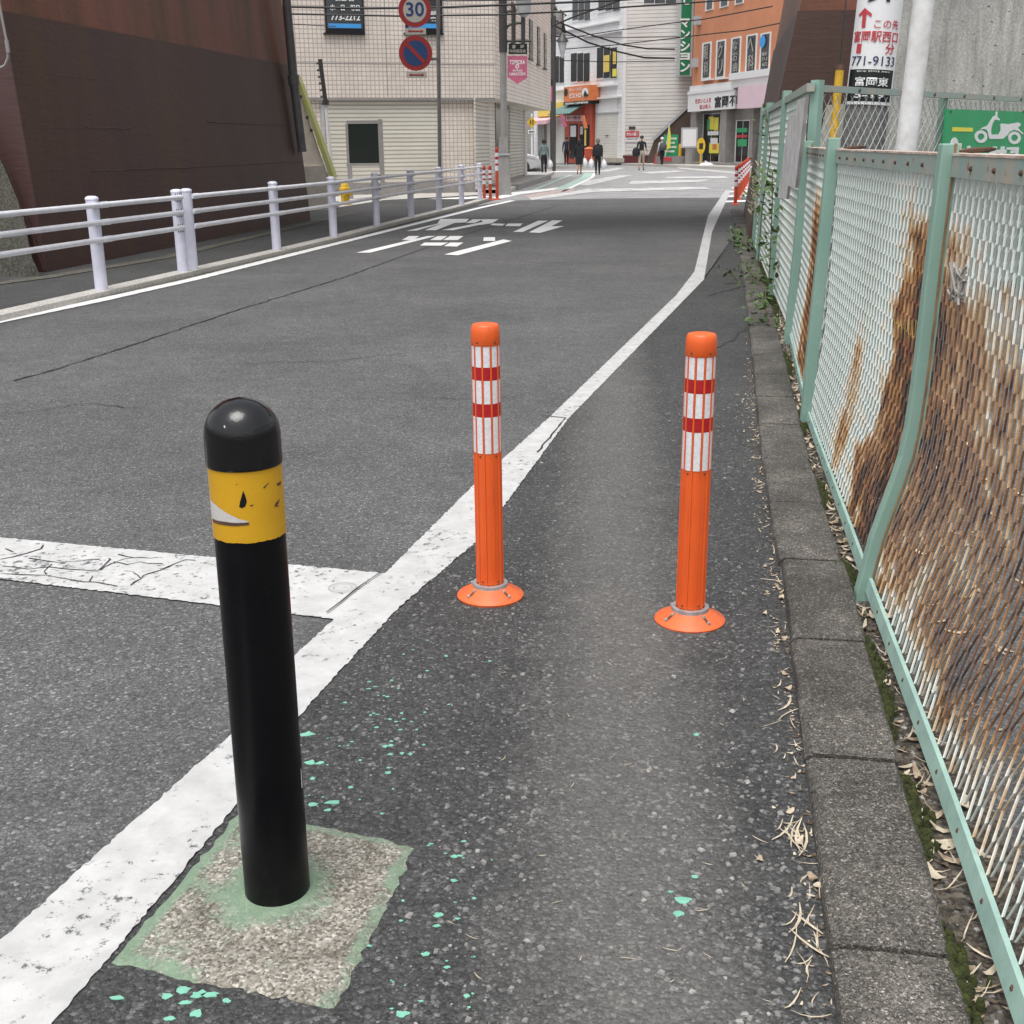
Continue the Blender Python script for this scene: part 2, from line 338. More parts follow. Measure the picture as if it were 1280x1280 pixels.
mat('frame_white', (0.74, 0.74, 0.74), 0.45, 0.06)
mat('frame_grey', (0.42, 0.43, 0.44), 0.45, 0.1)
mat('light_blue', (0.06, 0.33, 0.75), 0.5, 0.05)
mat('pink_banner', (0.50, 0.12, 0.21), 0.6, 0.15, 3)
mat('pink_panel', (0.66, 0.50, 0.56), 0.6, 0.06, 1)
mat('pink_awning', (0.76, 0.48, 0.52), 0.7, 0.1, 3)
mat('yellow_panel', (0.75, 0.56, 0.12), 0.6, 0.1, 3)
mat('orange_sign', (0.70, 0.21, 0.07), 0.5, 0.15, 3)
mat('red_shop', (0.48, 0.08, 0.04), 0.5, 0.2, 3)
mat('teal_awning', (0.13, 0.23, 0.22), 0.6, 0.15, 3)
mat('orange_wall', (0.57, 0.235, 0.125), 0.8, 0.10, 0.8)
mat('stone_grey', (0.27, 0.255, 0.245), 0.6, 0.2, 3)
mat('stair_brown', (0.085, 0.055, 0.045), 0.7, 0.2, 1)
mat('white_wall', (0.76, 0.76, 0.77), 0.7, 0.08, 0.5)
mat('maroon', (0.10, 0.015, 0.02), 0.6, 0.2)
mat('cable', (0.015, 0.015, 0.016), 0.6, 0.1)
mat('skin', (0.50, 0.31, 0.22), 0.6, 0.05)
mat('hair', (0.012, 0.010, 0.009), 0.5, 0.2)
mat('hair_grey', (0.14, 0.13, 0.12), 0.6, 0.2)
mat('cloth_black', (0.012, 0.013, 0.018), 0.85, 0.2, 8)
mat('cloth_navy', (0.015, 0.02, 0.05), 0.85, 0.2, 8)
mat('cloth_green', (0.15, 0.21, 0.205), 0.85, 0.15, 8)
mat('cloth_beige', (0.40, 0.35, 0.28), 0.85, 0.15, 8)
mat('cloth_white', (0.66, 0.66, 0.66), 0.85, 0.1, 8)
mat('cloth_grey', (0.085, 0.09, 0.10), 0.85, 0.15, 8)
mat('plastic_bag', (0.72, 0.73, 0.75), 0.5, 0.1, 12, bscale=16, bstr=0.6, bdist=0.03)
mat('car_silver', (0.52, 0.53, 0.55), 0.25, 0.05, 2, metal=0.3)
mat('tyre', (0.02, 0.02, 0.02), 0.8, 0.1)
mat('dry_straw', (0.52, 0.455, 0.35), 0.85, 0.4, 40, col2=(0.36, 0.29, 0.20))
mat('dry_leaf', (0.38, 0.31, 0.22), 0.85, 0.4, 40, col2=(0.17, 0.11, 0.07))
mat('leaf_mould', (0.12, 0.085, 0.055), 0.9, 0.5, 50, col2=(0.05, 0.036, 0.026))
mat('moss', (0.045, 0.055, 0.012), 0.95, 0.5, 60, col2=(0.018, 0.022, 0.006), bscale=220, bstr=0.9, bdist=0.006)
mat('leaf_green', (0.075, 0.14, 0.03), 0.55, 0.4, 40, col2=(0.035, 0.075, 0.018))
mat('stem_brown', (0.10, 0.075, 0.04), 0.8, 0.3, 30)
mat('flake_green', (0.19, 0.47, 0.35), 0.6, 0.15, 60)
mat('grit', (0.21, 0.205, 0.198), 0.8, 0.5, 50, col2=(0.06, 0.06, 0.06))
mat('grit_pale', (0.34, 0.33, 0.315), 0.8, 0.3, 70)
mat('crack_dark', (0.028, 0.028, 0.028), 0.9, 0.3, 20)
mat('board_weathered', (0.56, 0.55, 0.54), 0.85, 0.3, 9)
mat('wire_mesh', (0.52, 0.55, 0.53), 0.5, 0.2, 20)
mat('red_lens', (0.35, 0.008, 0.012), 0.25, 0.2)
mat('amber_lens', (0.72, 0.36, 0.03), 0.25, 0.2)

# ------------------------------------------------------------------ mesh builder
class MB:
    def __init__(s): s.v = []; s.f = []; s.mi = []
    def add(s, vs, fs, mi=0):
        o = len(s.v); s.v += [Vector(p) for p in vs]; s.f += [tuple(i + o for i in f) for f in fs]; s.mi += [mi] * len(fs); return s
    def hexa(s, b, t, mi=0):             # two quads, bottom and top, same winding (counter-clockwise from above)
        return s.add(list(b) + list(t), [(3, 2, 1, 0), (4, 5, 6, 7), (0, 1, 5, 4), (1, 2, 6, 5), (2, 3, 7, 6), (3, 0, 4, 7)], mi)
    def box(s, x0, x1, y0, y1, z0, z1, mi=0):
        return s.hexa([(x0, y0, z0), (x1, y0, z0), (x1, y1, z0), (x0, y1, z0)], [(x0, y0, z1), (x1, y0, z1), (x1, y1, z1), (x0, y1, z1)], mi)
    def prism(s, poly, off, mi=0):       # polygon extruded by vector off
        n = len(poly); off = Vector(off); p = [Vector(q) for q in poly]
        return s.add(p + [q + off for q in p], [tuple(range(n))[::-1], tuple(range(n, 2 * n))] + [(i, (i + 1) % n, n + (i + 1) % n, n + i) for i in range(n)], mi)
    def tube(s, pts, r, n=10, cap=True, mi=0):
        pts = [Vector(p) for p in pts]; rs = r if isinstance(r, (list, tuple)) else [r] * len(pts)
        base = len(s.v); ref = None; fs = []; vs = []
        for i, p in enumerate(pts):
            a = pts[max(0, i - 1)]; b = pts[min(len(pts) - 1, i + 1)]; d = (b - a).normalized()
            if ref is None: ref = Vector((1, 0, 0)) if abs(d.x) < 0.9 else Vector((0, 1, 0))
            e1 = (ref - d * ref.dot(d)).normalized(); e2 = d.cross(e1); ref = e1
            vs += [p + (e1 * math.cos(2 * math.pi * k / n) + e2 * math.sin(2 * math.pi * k / n)) * rs[i] for k in range(n)]
        for i in range(len(pts) - 1):
            fs += [(i * n + k, i * n + (k + 1) % n, (i + 1) * n + (k + 1) % n, (i + 1) * n + k) for k in range(n)]
        if cap: fs += [tuple(range(n))[::-1], tuple(range((len(pts) - 1) * n, len(pts) * n))]
        return s.add(vs, fs, mi)
    def lathe(s, prof, c=(0, 0, 0), n=24, mi=0, axis=None):   # prof: (radius, z)
        c = Vector(c); vs = []; fs = []; m_ = len(prof)
        e1, e2, e3 = axis or (Vector((1, 0, 0)), Vector((0, 1, 0)), Vector((0, 0, 1)))
        for r, z in prof:
            vs += [c + e1 * (r * math.cos(2 * math.pi * k / n)) + e2 * (r * math.sin(2 * math.pi * k / n)) + e3 * z for k in range(n)]
        for i in range(m_ - 1): fs += [(i * n + k, i * n + (k + 1) % n, (i + 1) * n + (k + 1) % n, (i + 1) * n + k) for k in range(n)]
        fs += [tuple(range(n))[::-1], tuple(range((m_ - 1) * n, m_ * n))]
        return s.add(vs, fs, mi)
    def sheet(s, poly, mi=0): return s.add(poly, [tuple(range(len(poly)))], mi)
WP = {}
def obj(name, mb, mats, parent=None, smooth=False, loc=None, label=None, cat=None, group=None, kind=None):
    """one mesh object from world coordinates; its origin is its parent's origin or loc"""
    o_w = WP[parent.name] if parent is not None else Vector(loc or (0, 0, 0))
    me = bpy.data.meshes.new(name)
    me.from_pydata([v - o_w for v in mb.v], [], mb.f)
    for k in (mats if isinstance(mats, (list, tuple)) else [mats]): me.materials.append(MATS[k])
    if any(mb.mi): me.polygons.foreach_set('material_index', mb.mi)
    if smooth:
        me.polygons.foreach_set('use_smooth', [True] * len(me.polygons))
        try: me.set_sharp_from_angle(angle=R(smooth if smooth is not True else 40))
        except Exception: pass
    me.update()
    o = bpy.data.objects.new(name, me); C.objects.link(o); o.parent = parent; WP[o.name] = o_w
    if parent is None: o.location = o_w
    tag(o, label, cat, group, kind); return o
def tag(o, label=None, cat=None, group=None, kind=None):
    for k, v in (('label', label), ('category', cat), ('group', group), ('kind', kind)):
        if v: o[k] = v
def thing(name, loc, label, cat, group=None):
    o = bpy.data.objects.new(name, None); C.objects.link(o); o.location = loc; o.empty_display_size = 0.1
    WP[o.name] = Vector(loc); tag(o, label, cat, group); return o
def copy_tree(o, parent=None, loc=None):
    c = o.copy(); C.objects.link(c); c.parent = parent
    if loc is not None: c.location = loc; WP[c.name] = Vector(loc)
    for ch in list(o.children): copy_tree(ch, c)
    return c
# text from the built-in font
_tc = bpy.data.curves.new('lettering', 'FONT'); _to = bpy.data.objects.new('lettering', _tc); C.objects.link(_to)
def text_geo(body, bold=0.0, extrude=0.0):
    _tc.body = body; _tc.offset = bold; _tc.extrude = extrude; _tc.resolution_u = 3
    dg = bpy.context.evaluated_depsgraph_get(); dg.update()
    me = bpy.data.meshes.new_from_object(_to.evaluated_get(dg))
    vs = [v.co.copy() for v in me.vertices]; fs = [tuple(p.vertices) for p in me.polygons]; bpy.data.meshes.remove(me)
    return vs, fs
def text(mb, body, s0, s1, z0, z1, fn, bold=0.0, th=0.004, mi=0):
    """fit text in the rectangle s0..s1, z0..z1; fn(s, z, out) gives the world point"""
    vs, fs = text_geo(body, bold, 0.5)
    if not vs: return
    xa, xb = min(v.x for v in vs), max(v.x for v in vs); ya, yb = min(v.y for v in vs), max(v.y for v in vs)
    mb.add([fn(s0 + (v.x - xa) / (xb - xa) * (s1 - s0), z0 + (v.y - ya) / (yb - ya) * (z1 - z0), (v.z + 0.5) * th) for v in vs], fs, mi)

class Face:                              # an upright plane over the ground line p0 (left) to p1 (right)
    def __init__(s, p0, p1):
        s.p = Vector((p0[0], p0[1], 0)); d = Vector((p1[0] - p0[0], p1[1] - p0[1], 0)); s.len = d.length; s.d = d.normalized(); s.n = Vector((s.d.y, -s.d.x, 0))
    def at(s, sx, z, o=0.0): return s.p + s.d * sx + s.n * o + Vector((0, 0, z))
    def sz(s, u, v, o=0.0):
        r = ray(u, v); c0 = Vector((0, 0, H)); k = (s.p + s.n * o - c0).dot(s.n) / r.dot(s.n); q = c0 + r * k - s.p
        return q.dot(s.d), q.z
    def rect(s, u0, v0, u1, v1, o=0.0):
        um, vm = (u0 + u1) / 2, (v0 + v1) / 2
        return s.sz(u0, vm, o)[0], s.sz(u1, vm, o)[0], s.sz(um, v1, o)[1], s.sz(um, v0, o)[1]
    def box(s, mb, s0, s1, z0, z1, o0, o1, mi=0):
        return mb.hexa([s.at(s0, z0, o1), s.at(s1, z0, o1), s.at(s1, z0, o0), s.at(s0, z0, o0)], [s.at(s0, z1, o1), s.at(s1, z1, o1), s.at(s1, z1, o0), s.at(s0, z1, o0)], mi)
    def pbox(s, mb, u0, v0, u1, v1, o0, o1, mi=0):
        a, b, c, d = s.rect(u0, v0, u1, v1, o1); return s.box(mb, a, b, c, d, o0, o1, mi)
    def poly(s, mb, pts, o0, o1, mi=0):  # pixel outline -> slab
        q = [s.sz(u, v, o1) for u, v in pts]
        return mb.prism([s.at(a, b, o0) for a, b in q], s.n * (o1 - o0), mi)
    def text(s, mb, body, u0, v0, u1, v1, o, bold=0.0, mi=0, th=0.006):
        a, b, c, d = s.rect(u0, v0, u1, v1, o); text(mb, body, a, b, c, d, lambda x, z, k: s.at(x, z, o + k), bold, th, mi)
def disc(fn, s, z, r, o0, o1, mb, n=28, mi=0, r2=None):
    a = [(s + r * math.cos(2 * math.pi * k / n), z + (r2 or r) * math.sin(2 * math.pi * k / n)) for k in range(n)]
    mb.prism([fn(x, y, o0) for x, y in a], fn(0, 0, o1) - fn(0, 0, o0), mi)
def strip_on_path(pts, wl, wr, z, jit=0.0, step=0.05):
    """a painted band along pts; ragged edges where jit > 0"""
    P = [Vector((p[0], p[1], 0)) for p in pts]; out = []
    for i in range(len(P) - 1):
        n = max(1, int((P[i + 1] - P[i]).length / step))
        for k in range(n): out.append(P[i].lerp(P[i + 1], k / n))
    out.append(P[-1]); l = []; r = []
    for i, p in enumerate(out):
        d = (out[min(i + 1, len(out) - 1)] - out[max(i - 1, 0)]).normalized(); nn = Vector((-d.y, d.x, 0))
        l.append(p + nn * (wl + random.uniform(-jit, jit)) + Vector((0, 0, z))); r.append(p - nn * (wr + random.uniform(-jit, jit)) + Vector((0, 0, z)))
    return l, r
def band(mb, l, r, mi=0):
    n = len(l); return mb.add(l + r, [(n + i, n + i + 1, i + 1, i) for i in range(n - 1)], mi)
def two_edges(mb, L_, R_, z, jit, step, mi=0):
    def res(pts, n):
        P = [Vector((p[0], p[1], 0)) for p in pts]; d = [0]
        for i in range(len(P) - 1): d.append(d[-1] + (P[i + 1] - P[i]).length)
        o = []
        for k in range(n + 1):
            x = d[-1] * k / n; i = 0
            while i < len(P) - 2 and d[i + 1] < x: i += 1
            o.append(P[i].lerp(P[i + 1], (x - d[i]) / max(1e-9, d[i + 1] - d[i])))
        return o
    ln = sum((Vector(L_[i + 1]) - Vector(L_[i])).length for i in range(len(L_) - 1)); n = max(2, int(ln / step))
    a, b = res(L_, n), res(R_, n)
    J = lambda: Vector((random.uniform(-jit, jit), random.uniform(-jit, jit), 0))
    band(mb, [p + J() + Vector((0, 0, z)) for p in a], [p + J() + Vector((0, 0, z)) for p in b], mi)

# ================================================================== THE SETTING
def gp(lst, z=0.0): return [G(u, v, z) for u, v in lst]
obj('ground', MB().sheet([(-400, -60, -0.05), (400, -60, -0.05), (400, 600, -0.05), (-400, 600, -0.05)]), 'asphalt_dark', kind='structure')
# right kerb line (front edge on the path side) and fence line
KF = [Vector(p) for p in ((0.30, 0.3, 0), (0.395, 1.0, 0), (0.48, 1.5, 0), (0.61, 2.24, 0), (0.82, 3.45, 0), (1.08, 5.06, 0), (1.78, 8.99, 0), (3.37, 18.22, 0), (4.35, 24.2, 0))]
junction_edge = [G(560, 262), G(640, 250.5), G(760, 248), G(905, 247)]
road = obj('road', MB().sheet([(-9, -6, 0), (6, -6, 0), (9, 29.6, 0), junction_edge[3], junction_edge[2], junction_edge[1], junction_edge[0], (-9, 26.5, 0)]), 'asphalt', kind='structure')
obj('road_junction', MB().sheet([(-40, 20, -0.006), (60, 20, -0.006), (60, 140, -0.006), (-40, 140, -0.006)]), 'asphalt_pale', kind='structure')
# the rough path between edge line and kerb
LR = gp([(70, 1280), (295, 1010), (380, 890), (500, 760), (600, 675), (710, 525), (880, 350), (890, 290), (914, 238)])
LR = [Vector((-1.0, 0.5, 0))] + LR
LL = gp([(0, 1180), (290, 920), (375, 815), (480, 720), (590, 610), (690, 520), (845, 370), (868, 340), (885, 270), (907, 238)])
LL = [Vector((-1.2, 0.5, 0))] + LL
pm_ = MB(); two_edges(pm_, [p for p in LR[:-2]], [KF[0]] + KF[1:-1], 0.003, 0.0, 0.3)
obj('footpath', pm_, 'asphalt_path', kind='structure')
lm = MB(); two_edges(lm, LL, LR, 0.006, 0.0032, 0.012)
edge_line = obj('edge_line', lm, 'line_paint', road)
# the stop line that comes in from the left
a, b, c, d = G(0, 673), G(0, 725), G(478, 718), G(384, 772)
ext = (a - c).normalized() * 2.2
ex2 = (c - a).normalized() * 0.13
sm = MB(); two_edges(sm, [a + ext, a, c + ex2], [b + ext, b, d + ex2], 0.0046, 0.004, 0.012)
obj('stop_line', sm, 'line_paint_cracked', road)
def zc_(pts): return [(x / 2.667, 640 + y / 2.667) for x, y in pts]
CRK = [[(0, 165), (60, 150), (130, 130), (165, 102)], [(0, 185), (100, 195), (160, 190), (300, 200), (330, 200), (370, 165), (350, 158)], [(330, 200), (360, 182), (420, 160), (480, 150)], [(0, 212), (150, 216), (280, 236), (350, 246), (430, 264)], [(430, 250), (470, 226), (500, 210), (560, 190), (620, 165), (680, 172)], [(100, 160), (200, 175), (300, 166), (360, 160)], [(180, 178), (150, 205), (160, 222)], [(380, 170), (420, 180), (470, 172), (520, 180), (560, 176)], [(400, 145), (440, 158), (500, 160), (560, 152)], [(20, 128), (60, 150)], [(300, 235), (330, 205)], [(470, 226), (440, 205), (400, 195)]]
# raised round stamp in the stop line and the seam where paint was laid twice
stp = MB(); cc = G(428, 734, 0.0065)
for k in range(24):
    a0, a1 = 2 * math.pi * k / 24, 2 * math.pi * (k + 1) / 24
    for r0, r1 in ((0.040, 0.0425), (0.028, 0.0295)):
        stp.add([cc + Vector((math.cos(x) * r, math.sin(x) * r, 0.0008)) for x, r in ((a0, r0), (a1, r0), (a1, r1), (a0, r1))], [(0, 1, 2, 3)])
obj('paint_stamp', stp, 'sign_grey', road)
# left edge line
lp = gp([(0, 402), (120, 377), (240, 350), (340, 325), (400, 310), (500, 285), (600, 260), (641, 251)])
lp = [lp[0] + (lp[0] - lp[1]) * 3] + lp
l_, r_ = strip_on_path(lp, 0.075, 0.075, 0.006, 0.006, 0.06); obj('edge_line', band(MB(), l_, r_), 'line_paint_far', road)
# road lettering, traced stroke by stroke
def lt(pts): return [G(440 + x / 4.571, 260 + y / 4.571, 0.006) for x, y in pts]
let = MB()
for st_ in ([(492, 81), (506, 63), (668, 62), (650, 82), (585, 86), (478, 127), (415, 127), (512, 88), (370, 129), (310, 131), (492, 88)],
            [(648, 86), (690, 65), (745, 65), (700, 86)], [(735, 65), (838, 64), (800, 87), (720, 98), (578, 127), (512, 126), (660, 98), (748, 79)],
            [(790, 98), (805, 88), (875, 90), (860, 101)], [(875, 103), (890, 89), (975, 88), (960, 104)],
            [(920, 136), (1065, 72), (1122, 72), (975, 137)], [(1010, 139), (1145, 70), (1203, 71), (1140, 104), (1213, 103), (1075, 142)],
            [(25, 255), (105, 255), (480, 160), (430, 160)], [(285, 182), (325, 160), (385, 160), (350, 183)], [(445, 183), (490, 160), (545, 160), (510, 183)], [(520, 183), (560, 160), (637, 160), (605, 183)],
            [(388, 214), (415, 197), (550, 197), (510, 215)], [(525, 218), (560, 197), (637, 197), (600, 220)],
            [(750, 188), (753, 167), (817, 166), (818, 188)], [(527, 265), (605, 270), (913, 188), (865, 179)]):
    let.sheet(lt(st_))
obj('road_lettering', let, 'line_paint_far', road)
# long dark joint and cracks in the road
def crack(name, px, w_, wob, par, jit=0.004, z=0.0045):
    P = gp(px); out = []
    for i in range(len(P) - 1):
        n = max(2, int((P[i + 1] - P[i]).length / 0.06))
        for k in range(n): out.append(P[i].lerp(P[i + 1], k / n) + Vector((random.gauss(0, wob), random.gauss(0, wob), 0)))
    l_, r_ = strip_on_path(out, w_, w_, z, jit, 1e9); return obj(name, band(MB(), l_, r_), 'crack_dark', par)
crack('joint', [(18, 476), (60, 465), (140, 440), (290, 390), (430, 347), (560, 300), (700, 256)], 0.008, 0.006, road, 0.005)
crack('crack', [(300, 455), (420, 452), (520, 440)], 0.003, 0.012, road, 0.003)
crack('crack', [(0, 520), (110, 505), (180, 512)], 0.003, 0.012, road, 0.003)
crack('crack', [(520, 497), (585, 500), (640, 496)], 0.003, 0.008, road, 0.002)
crack('crack', [(890, 440), (915, 425), (935, 412)], 0.006, 0.012, road, 0.004, 0.006)
crack('crack', [(885, 370), (925, 360)], 0.010, 0.012, road, 0.004, 0.006)
for q in CRK: crack('paint_crack', zc_(q), 0.0024, 0.0035, road, 0.0018, 0.0062)
# seam in the edge line where two coats meet
crack('paint_seam', [(676, 521), (706, 524), (690, 545), (668, 572)], 0.0045, 0.003, road, 0.003, 0.0075)
crack('paint_seam', [(478, 718), (440, 745), (392, 782)], 0.003, 0.002, road, 0.002, 0.0105)

# far painted areas of the junction
def far(name, polys, m_, z=0.002):
    mb = MB()
    for q in polys: mb.sheet([G(u, v, z) for u, v in q])
    return obj(name, mb, m_, road)
far('hatch_marking', [[(790, 226), (890, 224.5), (872, 227.5), (785, 230)], [(712, 229), (775, 219), (790, 219), (735, 232)], [(800, 215.5), (845, 213), (860, 214), (815, 217)],
    [(835, 221), (905, 220), (912, 222.5), (830, 223)], [(740, 214.5), (772, 209.5), (782, 210), (760, 214.5)], [(845, 208.5), (918, 215), (921, 217), (850, 211)], [(660, 247), (735, 236), (880, 233.5), (890, 236), (740, 240), (665, 250)]], 'line_paint_worn')
far('crosswalk_marking', [[(480, 255.5), (500, 250), (600, 244), (616, 246), (560, 251), (500, 257)]], 'line_paint_far')
far('give_way_line', [[(616, 247), (640, 240.5), (700, 234), (703, 236), (650, 243), (622, 249)]], 'line_paint_far')
far('green_marking', [[(688, 239), (727, 221), (731, 215.8), (742, 216.2), (738, 222), (700, 239.5)]], 'line_paint_green', 0.003)
far('green_marking', [[(663, 238), (700, 223), (712, 218.5), (716, 219), (702, 224), (668, 238)]], 'line_paint_green', 0.003)
far('pink_marking', [[(652, 245), (700, 236.5), (720, 235), (715, 239), (665, 247)]], 'line_paint_pink', 0.004)
far('white_marking', [[(700, 239.5), (738, 222), (742, 216.2), (745, 216.4), (742, 222), (706, 239.5)], [(684, 214), (745, 213.4), (745, 214.5), (684, 215.2)], [(686, 204), (742, 203.4), (742, 204.4), (686, 205)]], 'line_paint_far', 0.004)
far('zebra_marking', [[(903, 251), (934, 250), (934, 252), (902, 253)], [(908, 244.6), (936, 243.6), (936, 245), (907, 246.4)], [(912, 239), (937, 238), (937, 239.2), (911, 240.4)], [(915, 234.4), (939, 233.4), (939, 234.4), (914, 235.6)]], 'line_paint_far', 0.004)
far('pink_marking', [[(926, 246), (940, 240), (944, 222), (938, 222)]], 'line_paint_pink', 0.003)

# ------------------------------------------------------------------ right kerb, stone by stone
KH = 0.035
kl_, kr_ = strip_on_path(KF, -0.01, 0.18, 0.0045, 0.0, 0.4)
kerb = obj('kerb', band(MB(), kl_, kr_), 'kerb_concrete', kind='structure')
def path_at(P, s):
    for i in range(len(P) - 1):
        l = (P[i + 1] - P[i]).length
        if s <= l or i == len(P) - 2: return P[i].lerp(P[i + 1], s / l), (P[i + 1] - P[i]).normalized()
        s -= l
def stone_mesh(ln, wd, seed):
    random.seed(seed); bm = bmesh.new(); mb = MB()
    prof = [(0.0, -0.04), (0.0, KH - 0.016), (0.005, KH - 0.006), (0.016, KH), (wd * .5, KH + .001), (wd - 0.008, KH), (wd, KH - 0.008), (wd, -0.04)]
    n = 6; vs = []; fs = []
    for i in range(n + 1):
        y = 0.004 + (ln - 0.008) * i / n
        e = 0.006 if i in (0, n) else 0
        for x, z in prof: vs.append((x + random.uniform(-.0025, .0025), y, z - (e if z > 0 else 0) + random.uniform(-.002, .002)))
    k = len(prof)
    for i in range(n): fs += [(i * k + j, i * k + j + 1, (i + 1) * k + j + 1, (i + 1) * k + j) for j in range(k - 1)]
    fs += [tuple(range(k))[::-1], tuple(range(n * k, n * k + k))]
    bm.free(); me = bpy.data.meshes.new('kerb_stone'); me.from_pydata(vs, [], [f[::-1] for f in fs]); me.materials.append(MATS['kerb_concrete'])
    me.polygons.foreach_set('use_smooth', [True] * len(me.polygons)); me.set_sharp_from_angle(angle=R(35)); me.update(); return me
SM = [stone_mesh(0.63, 0.19, k) for k in range(4)]
s = 0.1; i = 0; tot = sum((KF[k + 1] - KF[k]).length for k in range(len(KF) - 1))
while s < tot - 0.6:
    p, d = path_at(KF, s); q, _ = path_at(KF, s + 0.63); d = (q - p).normalized()
    o = bpy.data.objects.new('kerb_stone', SM[i % 4]); C.objects.link(o); o.parent = kerb
    o.location = p + Vector((random.uniform(-.004, .004), 0, random.uniform(-.003, .003))); o.rotation_euler = (0, 0, math.atan2(d.y, d.x) - math.pi / 2 + random.uniform(-.006, .006))
    s += 0.635; i += 1
random.seed(11)
# strip of soil between kerb and fence, and the yard behind the fence
FB = [Vector(p) for p in ((0.52, 0.2, 0), (0.74, 1.5, 0), (0.84, 2.08, 0), (1.03, 3.28, 0), (1.39, 5.48, 0), (1.84, 7.86, 0), (2.42, 11.0, 0), (3.22, 15.4, 0))]
vm = MB(); two_edges(vm, [p + Vector((0.12, 0, 0)) for p in KF[:-2]] + [Vector((2.9, 15.0, 0))], [p + Vector((0.10, 0, 0)) for p in FB], 0.004, 0, 0.3)
obj('verge', vm, 'dirt', kind='structure')
obj('yard', MB().sheet([(0.6, 0.0, -0.002), (9, 0.0, -0.002), (9, 17, -0.002), (3.5, 17, -0.002), (1.9, 7.9, -0.002)]), 'asphalt_dark', kind='structure')

# ------------------------------------------------------------------ left kerb base, pavement, gutter
GPX = [(127, 362), (229, 339), (241, 336.5), (346, 312.5), (417, 296), (471, 282), (514, 271.5), (549, 263), (577, 256), (600, 249.5)]
GP = [G(u, v, 0.05) for u, v in GPX]
kp = [GP[0] + (GP[0] - GP[1]) * 3.5] + [GP[i] for i in (0, 1, 3, 4, 5, 6, 7, 8, 9)] + [GP[9] + (GP[9] - GP[8]) * 0.35]
l_, r_ = strip_on_path(kp, 0.10, 0.10, 0.0, 0.0, 0.5)
kb = MB(); n = len(l_)
lo_l = [Vector((p.x, p.y, -0.02)) for p in l_]; lo_r = [Vector((p.x, p.y, -0.02)) for p in r_]
for q in (l_, r_):
    for p in q: p.z = 0.05
band(kb, l_, r_); band(kb, r_, lo_r); band(kb, lo_l, l_)
obj('guardrail_kerb', kb, 'gutter_concrete', kind='structure')
l2, r2 = strip_on_path(kp, 0.0, 0.17, 0.005, 0.004, 0.3)
obj('gutter_strip', band(MB(), l2, r2), 'old_concrete', kind='structure')
pw = MB(); inner = [Vector((p.x, p.y, 0)) for p in l_]; outer = [Vector((p.x - 4, p.y + 1.2, 0)) for p in l_]
band(pw, [p + Vector((0, 0, .025)) for p in outer], [p + Vector((0, 0, .025)) for p in inner]); obj('pavement', pw, 'asphalt_dark', kind='structure')
far_pave = obj('paving_apron', MB().sheet([G(405, 262, 0.03), G(480, 250, 0.03), G(604, 243.5, 0.03), G(604, 240, 0.03), (-8, 36, 0.03), (-8, 27, 0.03)]), 'gutter_concrete', kind='structure')

# ------------------------------------------------------------------ bridge piers
def edge_pts(base, mid, z):              # a straight battered edge from base through mid up to height z
    d = (mid - base); return base + d * (z / d.z)
SEAM, TOP = 2.62, 7.6
A0, B0 = G(58, 343), G(387, 277)
A1, B1 = Y(9, 58, A0.y + 0.14), Y(352, 0, B0.y + 0.25)
lp_ = thing('bridge_pier', (A0.x - 2, A0.y + 4, 0), 'large dark brown painted bridge pier behind the white guardrail', 'bridge pier')
back = Vector((-5.5, 1.3, 0))
def ring(z): 
    a, b = edge_pts(A0, A1, z), edge_pts(B0, B1, z); return [a, b, b + back, a + back]
def pier_part(name, z0, z1, grow, mats, par, rg):
    mb = MB(); c = sum(rg(0), Vector()) / 4
    def g(z): return [Vector((p.x + (0.02 if p.x > c.x else -0.02) * grow, p.y + (0.02 if p.y > c.y else -0.02) * grow, z)) for p in rg(z)]
    lo, hi = g(z0), g(z1); mb.hexa(lo, hi)
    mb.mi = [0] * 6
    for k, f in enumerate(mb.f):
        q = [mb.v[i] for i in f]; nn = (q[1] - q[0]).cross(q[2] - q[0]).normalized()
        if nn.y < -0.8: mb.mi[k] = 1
    return obj(name, mb, mats, par)
pier_part('lower_face', -0.03, SEAM, 1.0, ['pier_brown', 'pier_brown_lit'], lp_, ring)
pier_part('upper_face', SEAM, TOP, 0.0, ['pier_rust', 'pier_rust'], lp_, ring)
# horizontal weld beads and a conduit on the pier
wb = MB()
for z, k0, k1 in ((0.62, 0, 34), (1.02, 6, 41), (1.5, 0, 12), (1.62, 22, 38), (2.05, 3, 9)):
    a, b = edge_pts(A0, A1, z), edge_pts(B0, B1, z); pts = [a.lerp(b, k / 40) + Vector((0.016, -0.022, random.uniform(-.012, .012))) for k in range(k0, k1)]
    wb.tube(pts, 0.0055, 5)
obj('weld_bead', wb, 'pier_brown', lp_, True)
cd = MB(); q = A0.y - 0.06
cd.tube([Y(-3, -10, q), Y(2, 20, q), Y(9, 55, q), Y(10, 62, q), Y(10, 72, q), Y(6, 82, q), Y(-2, 86, q), Y(-12, 88, q)], 0.014, 8)
cd.tube([Y(8, 50, q), Y(10.5, 66, q)], 0.022, 8)
obj('conduit', cd, 'grey_metal', lp_, True)
cb = MB(); cb.tube([Y(-6, 180, q), Y(10, 215, q), Y(22, 247, q), Y(38, 290, q), Y(55, 338, q)], 0.013, 6); obj('cable_cover', cb, 'pier_brown', lp_, True)
